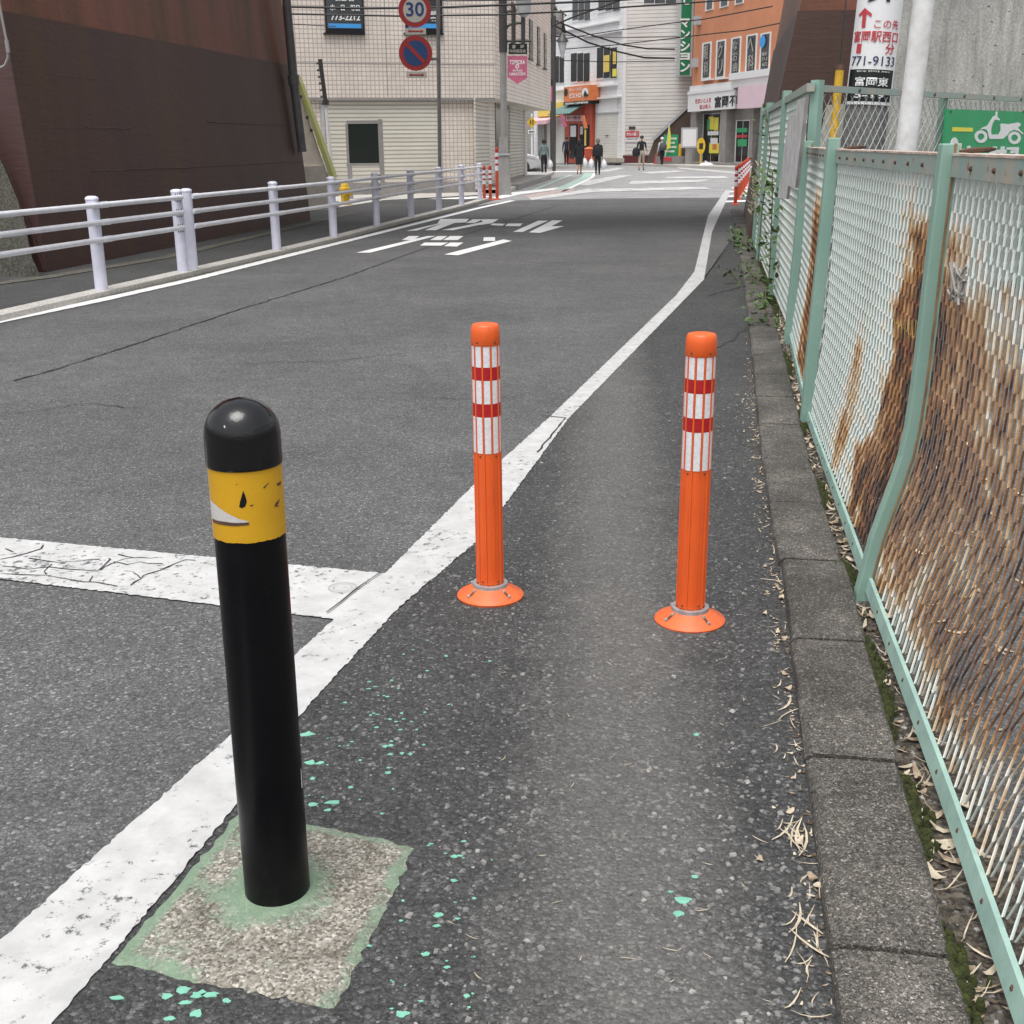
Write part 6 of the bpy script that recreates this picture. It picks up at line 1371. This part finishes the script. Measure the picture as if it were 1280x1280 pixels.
# parked car, mostly hidden by the corner
cy_ = 57.0; cx_ = Y(660, 205, cy_).x; ca = thing('parked_car', (cx_, cy_, GZ), 'silver parked car half hidden by the tiled corner', 'car'); xf = lambda x, y, z: Vector((cx_ + .55 - x, cy_ + y, z + GZ))
pf = [(-.05, .35), (.0, .62), (.25, .82), (1.0, .95), (1.5, 1.40), (3.1, 1.45), (3.9, 1.0), (4.1, .75), (4.1, .3), (3.6, .22), (.4, .22)]
mb = MB(); ws = lambda z: .82 if z < .95 else .82 - (z - .95) * .38
vs = [xf(x, -ws(z), z) for x, z in pf] + [xf(x, ws(z), z) for x, z in pf]; n = len(pf); mb.add(vs, [tuple(range(n)), tuple(range(n, 2 * n))[::-1]] + [(i, n + i, n + (i + 1) % n, (i + 1) % n) for i in range(n)]); bdy = obj('body', mb, 'car_silver', ca); bv = bdy.modifiers.new('bevel', 'BEVEL'); bv.width = .06; bv.segments = 3
for x in (.8, 3.2):
    for s_ in (-1, 1):
        wo = obj('wheel', MB().lathe([(.22, 0), (.31, .02), (.31, .18), (.22, .2)], xf(x, s_ * .74 - .1, .31), 20, 0, (Vector((1, 0, 0)), Vector((0, 0, 1)), Vector((0, 1, 0)))), 'tyre', ca, True); obj('rim', MB().lathe([(.2, -.005), (.18, .205)], xf(x, s_ * .74 - .1, .31), 16, 0, (Vector((1, 0, 0)), Vector((0, 0, 1)), Vector((0, 1, 0)))), 'steel', wo, True)
for s_ in (-1, 1): obj('side_window', MB().prism([xf(x, s_ * (ws(z) + .004), z) for x, z in ((1.2, 1.0), (1.58, 1.35), (3.0, 1.38), (3.6, 1.02))], (0, s_ * .006, 0)), 'glass_dark', ca); obj('headlight', MB().lathe([(.12, 0), (.08, .03)], xf(.10, s_ * .6, .68), 10, 0, (Vector((0, 1, 0)), Vector((0, 0, 1)), Vector((1, 0, 0)))), 'frame_white', ca)
obj('windscreen', MB().prism([xf(1.02, -.74, .99), xf(1.02, .74, .99), xf(1.46, .62, 1.38), xf(1.46, -.62, 1.38)], (.03, 0, .03)), 'glass_dark', ca)
q = G(668, 216.5, GZ); mb = MB().box(q.x - .55, q.x + .45, q.y - .4, q.y + .5, GZ, .22); o = obj('step_block', mb, 'stone_grey', loc=tuple(q), label='low concrete step block at the tiled corner', cat='step'); bv = o.modifiers.new('bevel', 'BEVEL'); bv.width = .03
mb = MB(); l_, r_ = strip_on_path(gp([(632, 241.5), (650, 233), (672, 224), (688, 219), (690, 217)]), .10, .10, 0, 0, .5)
for p in l_ + r_: p.z = .10
lo = [Vector((p.x, p.y, -.02)) for p in r_]; band(mb, l_, r_); band(mb, r_, lo); obj('far_kerb', mb, 'gutter_concrete', kind='structure')
mb = MB(); l2 = [Vector((p.x - 2.2, p.y + .6, .095)) for p in l_]; band(mb, l2, [p + Vector((0, 0, -.005)) for p in l_]); obj('far_pavement', mb, 'paving', kind='structure')

# ------------------------------------------------------------------ overhead cables
def cable(pts, r, label):
    P = []
    for (u, v, y), (u2, v2, y2) in zip(pts, pts[1:]):
        for k in range(8): t_ = k / 8; P.append(Y(u + (u2 - u) * t_, v + (v2 - v) * t_, y + (y2 - y) * t_))
    P.append(Y(*pts[-1])); obj('overhead_cable', MB().tube(P, r, 6), 'cable', loc=tuple(P[0]), label=label, cat='cable', group='overhead cables', smooth=True)
cable([(340, 8, 31), (460, 10.5, 31.2), (560, 9, 31.4), (660, 5, 31.6), (760, 1, 32), (860, -6, 32)], .028, 'thick cable across the tiled facade just below the picture top')
cable([(340, 17, 31), (500, 20, 31.2), (620, 18.5, 31.5), (700, 15, 31.8), (780, 9, 32), (870, 3, 32.5), (985, -6, 33)], .022, 'second cable across the tiled facade passing the speed limit sign')
cable([(500, -2, 30.5), (560, 1, 30.6), (640, 0, 30.7), (720, -4, 31)], .016, 'thin cable at the top behind the speed limit sign')
cable([(686, 22, 70), (704, 30, 70), (740, 44, 71), (778, 56, 72), (810, 61, 73), (843, 61.5, 74)], .045, 'upper drooping cable before the white building')
cable([(686, 28, 70), (705, 38, 70), (735, 53, 71), (770, 64, 72), (805, 72, 73), (843, 73, 74)], .045, 'lower drooping cable before the white building')
cable([(688, 52, 70), (720, 46, 70.5), (770, 38, 71), (830, 30, 70), (880, 24, 66), (965, 8, 60)], .03, 'cable rising rightwards across the orange wall above its windows')
cable([(700, 62, 70), (770, 56, 71), (840, 48, 70), (900, 41, 66), (930, 38, 64), (945, 35, 63), (975, 29, 60)], .03, 'lower cable rising across the orange wall to the right pier')
cable([(686, 34, 60), (720, 20, 61), (760, 6, 62), (790, -5, 63)], .04, 'cable climbing steeply beside the tiled corner to the picture top')
cable([(340, 29, 31.5), (420, 33, 31.6), (370, 30, 31.7)][:2], .012, 'short thin cable beside the left black window')
cable([(700, 75.5, 70), (770, 77.5, 72), (843, 76, 74)], .025, 'faint straight cable between farther lamp and green sign')
cable([(688, 42, 72), (730, 46, 72), (780, 47, 72), (850, 46, 73)], .022, 'thin level cable across the white building above its windows')
tr = thing('transformer', tuple(Y(693, 215, 72)), 'dark transformer and cable bundle on a pole beyond the tiled corner', 'utility pole'); q = Y(691, 200, 72)
obj('pole', MB().tube([(q.x, 72, GZ), (q.x, 72, 12)], .15, 10), 'pole_concrete', tr, True); c = Y(697, 26, 72); mb = MB(); mb.lathe([(.3, -.7), (.34, -.6), (.34, .4), (.3, .5)], c, 14); obj('drum', mb, 'grey_metal', tr, True)
mb = MB()
for k in range(16): mb.tube([c + Vector((random.uniform(-.5, .5), random.uniform(-.3, .1), random.uniform(-.9, .8))) for _ in range(4)], .04, 5)
obj('cable_bundle', mb, 'cable', tr)

# ================================================================== LITTER, MOSS, WEEDS, FLAKES
random.seed(23)
def kerb_pt(s_, off):
    p, d = path_at(KF, s_); return p + Vector((d.y, -d.x, 0)) * off
def blade(mb, c, ln, wd, ang, z, curl=.01, mi=0):
    d = Vector((math.cos(ang), math.sin(ang), 0)); n_ = Vector((-d.y, d.x, 0)); m_ = 4; l_ = []; r_ = []; bend = random.uniform(-.25, .25)
    for k in range(m_ + 1):
        t_ = k / m_; w_ = wd * math.sin(math.pi * (.12 + .80 * t_)); p = c + d * (ln * (t_ - .5)) + n_ * (bend * ln * (t_ - .5) ** 2 * 2) + Vector((0, 0, z + curl * (2 * t_ - 1) ** 2 + .001)); tw = Vector((0, 0, random.uniform(0, .4) * w_)); l_.append(p + n_ * w_ + tw); r_.append(p - n_ * w_)
    band(mb, l_, r_, mi)
lf = MB()
for k in range(150):                      # along the front of the kerb
    s_ = random.uniform(.8, 6) if random.random() < .8 else random.uniform(4, 16); c = kerb_pt(s_, -abs(random.gauss(0, .035)) - .004); straw = random.random() < .6
    blade(lf, c, random.uniform(.02, .075) if straw else random.uniform(.015, .035), random.uniform(.0008, .0022) if straw else random.uniform(.004, .009), random.uniform(0, 6.28) if random.random() < .5 else random.gauss(1.3, .4), .004, random.uniform(0, .008), 0 if straw else random.choice((0, 1, 1)))
for u, v, n_ in ((990, 1040, 9), (1012, 1215, 4), (1004, 1160, 3), (1018, 1110, 3), (968, 690, 3), (985, 880, 3)):
    g = G(u, v)
    for k in range(n_): blade(lf, g + Vector((random.gauss(0, .012), random.gauss(0, .035), 0)), random.uniform(.03, .12), random.uniform(.0007, .0032), random.gauss(1.5, .5), .005, random.uniform(.001, .008), 0)
for k in range(430):                      # in the soil by the fence
    s_ = random.uniform(.7, 9); c = kerb_pt(s_, .19 + abs(random.gauss(.035, .03))); straw = random.random() < .5
    blade(lf, c, random.uniform(.03, .09) if straw else random.uniform(.025, .06), random.uniform(.001, .0025) if straw else random.uniform(.005, .012), random.uniform(0, 6.28), .008, random.uniform(.003, .02), random.choice((0, 0, 1)))
for k in range(160):                      # in the yard behind the mesh
    y = random.uniform(1.2, 7); blade(lf, Vector((ft_bot(y) + random.uniform(.08, .8) ** 1.3, y, 0)), random.uniform(.02, .07), random.uniform(.002, .008), random.uniform(0, 6.28), .002, random.uniform(.001, .015), random.choice((0, 1)))
for k in range(520):
    s_ = random.uniform(.7, 7); c = kerb_pt(s_, -abs(random.gauss(0, .02)) - .002); blade(lf, c, random.uniform(.004, .016), random.uniform(.0012, .004), random.uniform(0, 6.28), .004, .002, random.choice((0, 1, 2, 2)))
for k in range(420):
    s_ = random.uniform(.7, 9); c = kerb_pt(s_, .19 + abs(random.gauss(.035, .03))); blade(lf, c, random.uniform(.008, .03), random.uniform(.002, .008), random.uniform(0, 6.28), .006, .004, random.choice((1, 2, 2)))
for k in range(40): blade(lf, G(random.uniform(560, 980), random.uniform(640, 1270)) , random.uniform(.01, .03), .0009, random.uniform(0, 6.28), .005, .002, 0)
obj('dry_leaf_litter', lf, ['dry_straw', 'dry_leaf', 'leaf_mould'], kind='stuff', label='dry straw and fallen leaves along the kerb and fence', cat='leaf litter')
ms = MB()
for (s0, s1) in ((1.05, 1.5), (1.62, 2.0), (2.1, 2.75), (3.0, 3.35), (3.9, 4.3), (.5, .95), (5, 5.6), (6.3, 7.4), (8.2, 14.5)):
    for k in range(int((s1 - s0) * 420)):
        s_ = random.uniform(s0, s1); e = math.sin(math.pi * (s_ - s0) / (s1 - s0)) ** .5; c = kerb_pt(s_, .186 + abs(random.gauss(0, .016)) * e * (1.8 if s_ > 8 else 1)); r_ = random.uniform(.004, .010) * (.6 + .5 * e)
        ms.lathe([(r_, .001), (r_ * .92, r_ * .35 + .012 * e), (r_ * .55, r_ * .7 + .02 * e), (r_ * .1, r_ * .85 + .022 * e)], c + Vector((0, 0, .002)), 6)
obj('moss', ms, 'moss', kind='stuff', label='dark green moss in the gap between kerb and fence', cat='moss', smooth=True)
# green paint flakes left on the path
fk = MB()
def flake(c, r):
    n_ = random.randint(8, 12); a0 = random.uniform(0, 6); el = random.uniform(.5, 1)
    p = [Vector((c.x + r * random.uniform(.5, 1.3) * math.cos(a0 + 6.283 * k / n_), c.y + r * el * random.uniform(.5, 1.3) * math.sin(a0 + 6.283 * k / n_), 0)) for k in range(n_)]
    fk.prism([q + Vector((0, 0, .0035)) for q in p], (0, 0, .0010))
for u, v, r in ((854, 1128, .017), (848, 1145, .010), (868, 1098, .008), (838, 1117, .006), (870, 920, .008), (146, 1250, .012), (230, 1240, .012), (247, 1246, .012), (262, 1246, .014), (208, 1247, .010), (232, 1256, .010), (246, 1270, .010), (212, 1276, .008), (284, 1254, .009), (400, 956, .012), (416, 1005, .016), (392, 1008, .012), (410, 1015, .009), (391, 975, .008), (384, 920, .016), (388, 955, .012), (488, 945, .007), (485, 968, .008), (482, 935, .007), (548, 1146, .008), (546, 1160, .007), (567, 1103, .007), (575, 1072, .006), (580, 1054, .006), (568, 1073, .007), (502, 1270, .012), (532, 1195, .008)):
    flake(G(u, v), r)
for k in range(70):
    g = G(random.gauss(465, 55), random.triangular(760, 1040, 900)); 
    if g.x > -.50 + (g.y - 2) * .16: flake(g, random.uniform(.002, .006))
for k in range(30): flake(G(random.uniform(430, 620), random.uniform(1040, 1270)), random.uniform(.002, .005))
obj('paint_flakes', fk, 'flake_green', kind='stuff', label='flakes of mint green paint scattered on the path by the bollard', cat='paint flakes')
# loose grit standing out of the worn path
gt = MB()
def pebble(c, r, mi):
    v8 = [Vector((sx * random.uniform(.5, 1.1), sy * random.uniform(.5, 1.1), sz)) for sz in (0, .55) for sx, sy in ((-1, -1), (1, -1), (1, 1), (-1, 1))]; rot = Matrix.Rotation(random.uniform(0, 6.28), 3, 'Z')
    q = [rot @ Vector((p.x * r * (1 if p.z == 0 else .7), p.y * r * (1 if p.z == 0 else .7) * .8, p.z * r)) + c for p in v8]; gt.hexa(q[:4], q[4:], mi)
pw_ = lambda y: .06 + .075 * y
for k in range(3600):
    y = random.uniform(1.3, 3.6) if random.random() < .7 else random.uniform(3.2, 6.5); xl = -1.0 + .34 * y if y > 2 else -.75 + .12 * y; xr = .15 + .195 * y
    x = random.uniform(-.66 + (y - 1.5) * .19, .45 + (y - 1.5) * .17)
    if abs(x - pw_(y)) < .16 and random.random() < .75: continue
    if (Vector((x, y, 0)) - BC).length < .5 and x < -.17 - (1.98 - y) * .1 and y < 2.12: continue
    r = random.uniform(.0022, .0048) if random.random() < .88 else random.uniform(.0045, .009); pebble(Vector((x, y, .002)), r, 0 if random.random() < .95 else 1)
for k in range(420):
    y = random.uniform(1.3, 2.3); x = random.uniform(.22, .47 + (y - 1.5) * .17) if random.random() < .7 else random.uniform(-.16, .05)
    pebble(Vector((x, y, .002)), random.uniform(.0035, .0085), 0 if random.random() < .95 else 1)
for k in range(500):
    s_ = random.uniform(.7, 8); pebble(kerb_pt(s_, .2 + abs(random.gauss(.04, .03))) + Vector((0, 0, .003)), random.uniform(.002, .007), random.choice((0, 0, 0, 1)))
obj('loose_grit', gt, ['grit', 'grit_pale'], kind='stuff', label='loose dark grit and stone chips on the worn path', cat='grit')
# climbing weeds on the old fence
def weed(base, top_pts, nleaf, size, label, spread=.1):
    t = thing('weed', tuple(base), label, 'plant', 'weeds by the fence'); P = [Vector(base)] + [Vector(p) for p in top_pts]; obj('stem', MB().tube(P, .005, 5), 'stem_brown', t); mb = MB()
    for k in range(nleaf):
        f = random.uniform(.05, 1) * (len(P) - 1); i = min(int(f), len(P) - 2); c = P[i].lerp(P[i + 1], f - i) + Vector((random.gauss(-.03, spread), random.gauss(0, spread * 1.5), random.gauss(0, spread)))
        if c.z < .03: c.z = .03
        d = Vector((random.gauss(-.3, 1), random.gauss(-.2, 1), random.gauss(-.2, .6))).normalized(); u_ = d.cross(Vector((random.gauss(0, 1), random.gauss(0, 1), 2))).normalized(); s_ = size * random.uniform(.6, 1.3); nn = d.cross(u_)
        mb.add([c, c + d * s_ * .35 + u_ * s_ * .30 + nn * s_ * .06, c + d * s_ * .75 + u_ * s_ * .24, c + d * s_ * 1.1 - nn * s_ * .1, c + d * s_ * .75 - u_ * s_ * .24, c + d * s_ * .35 - u_ * s_ * .30 + nn * s_ * .06, c + d * s_ * .5 - nn * s_ * .04], [(0, 1, 6), (1, 2, 6), (2, 3, 6), (3, 4, 6), (4, 5, 6), (5, 0, 6)])
    obj('leaves', mb, 'leaf_green', t, kind='stuff'); return t
y = 9.7; weed((fx2(y, 0) - .08, y, .01), [(fx2(y, .4) - .07, y + .05, .4), (fx2(y, .8) - .07, y + .12, .8), (fx2(y, 1.05) - .06, y + .25, 1.05)], 150, .055, 'leafy climbing weed on the older fence below the weathered board', .07)
y = 12.6; weed((fx2(y, 0) - .05, y, .01), [(fx2(y, .6) - .05, y, .6), (fx2(y, 1.2) - .04, y - .2, 1.2), (fx2(y, 1.6) - .04, y + .2, 1.58)], 60, .045, 'thin ivy climbing the older fence near the right pier', .09)
y = 11.0; weed((fx2(y, 0) - .10, y, .03), [(fx2(y, .1) - .12, y + .3, .12), (fx2(y, .1) - .08, y + .7, .15)], 70, .045, 'low green weed patch on the kerb below the ivy', .07)
y = 14.3; weed((fx2(y, 0) - .05, y, .03), [(fx2(y, .1) + .05, y + 1.2, .10), (fx2(y, .1) + .15, y + 2.2, .12)], 110, .06, 'strip of grass and weeds before the right pier', .07)
y = 8.4; weed((fx2(y, 0) - .10, y, .01), [(fx2(y, .1) - .12, y + .2, .15), (fx2(y, .2) - .10, y + .3, .26)], 60, .045, 'small weed sprouting at the post where the two fences meet', .05)
q = kerb_pt(11.2, -.03); weed(tuple(q), [q + Vector((-.08, .05, .10)), q + Vector((-.14, .0, .11))], 14, .045, 'tuft of green weed growing from the kerb front', .03)
hy2 = MB()
for k in range(90):
    c = Vector((fx2(14.2, .75) - .05 + random.gauss(0, .02), 14.2 + random.gauss(0, .18), random.uniform(.45, 1.05))); blade(hy2, c, random.uniform(.08, .2), .006, random.uniform(0, 6.28), 0, .05)
obj('dry_vine', hy2, 'dry_straw', loc=(fx2(14.2, .7), 14.2, .5), label='clump of dead straw coloured vine caught on the older fence', cat='dead vine', kind='stuff')

# the text helper is no longer needed
bpy.data.objects.remove(_to, do_unlink=True)
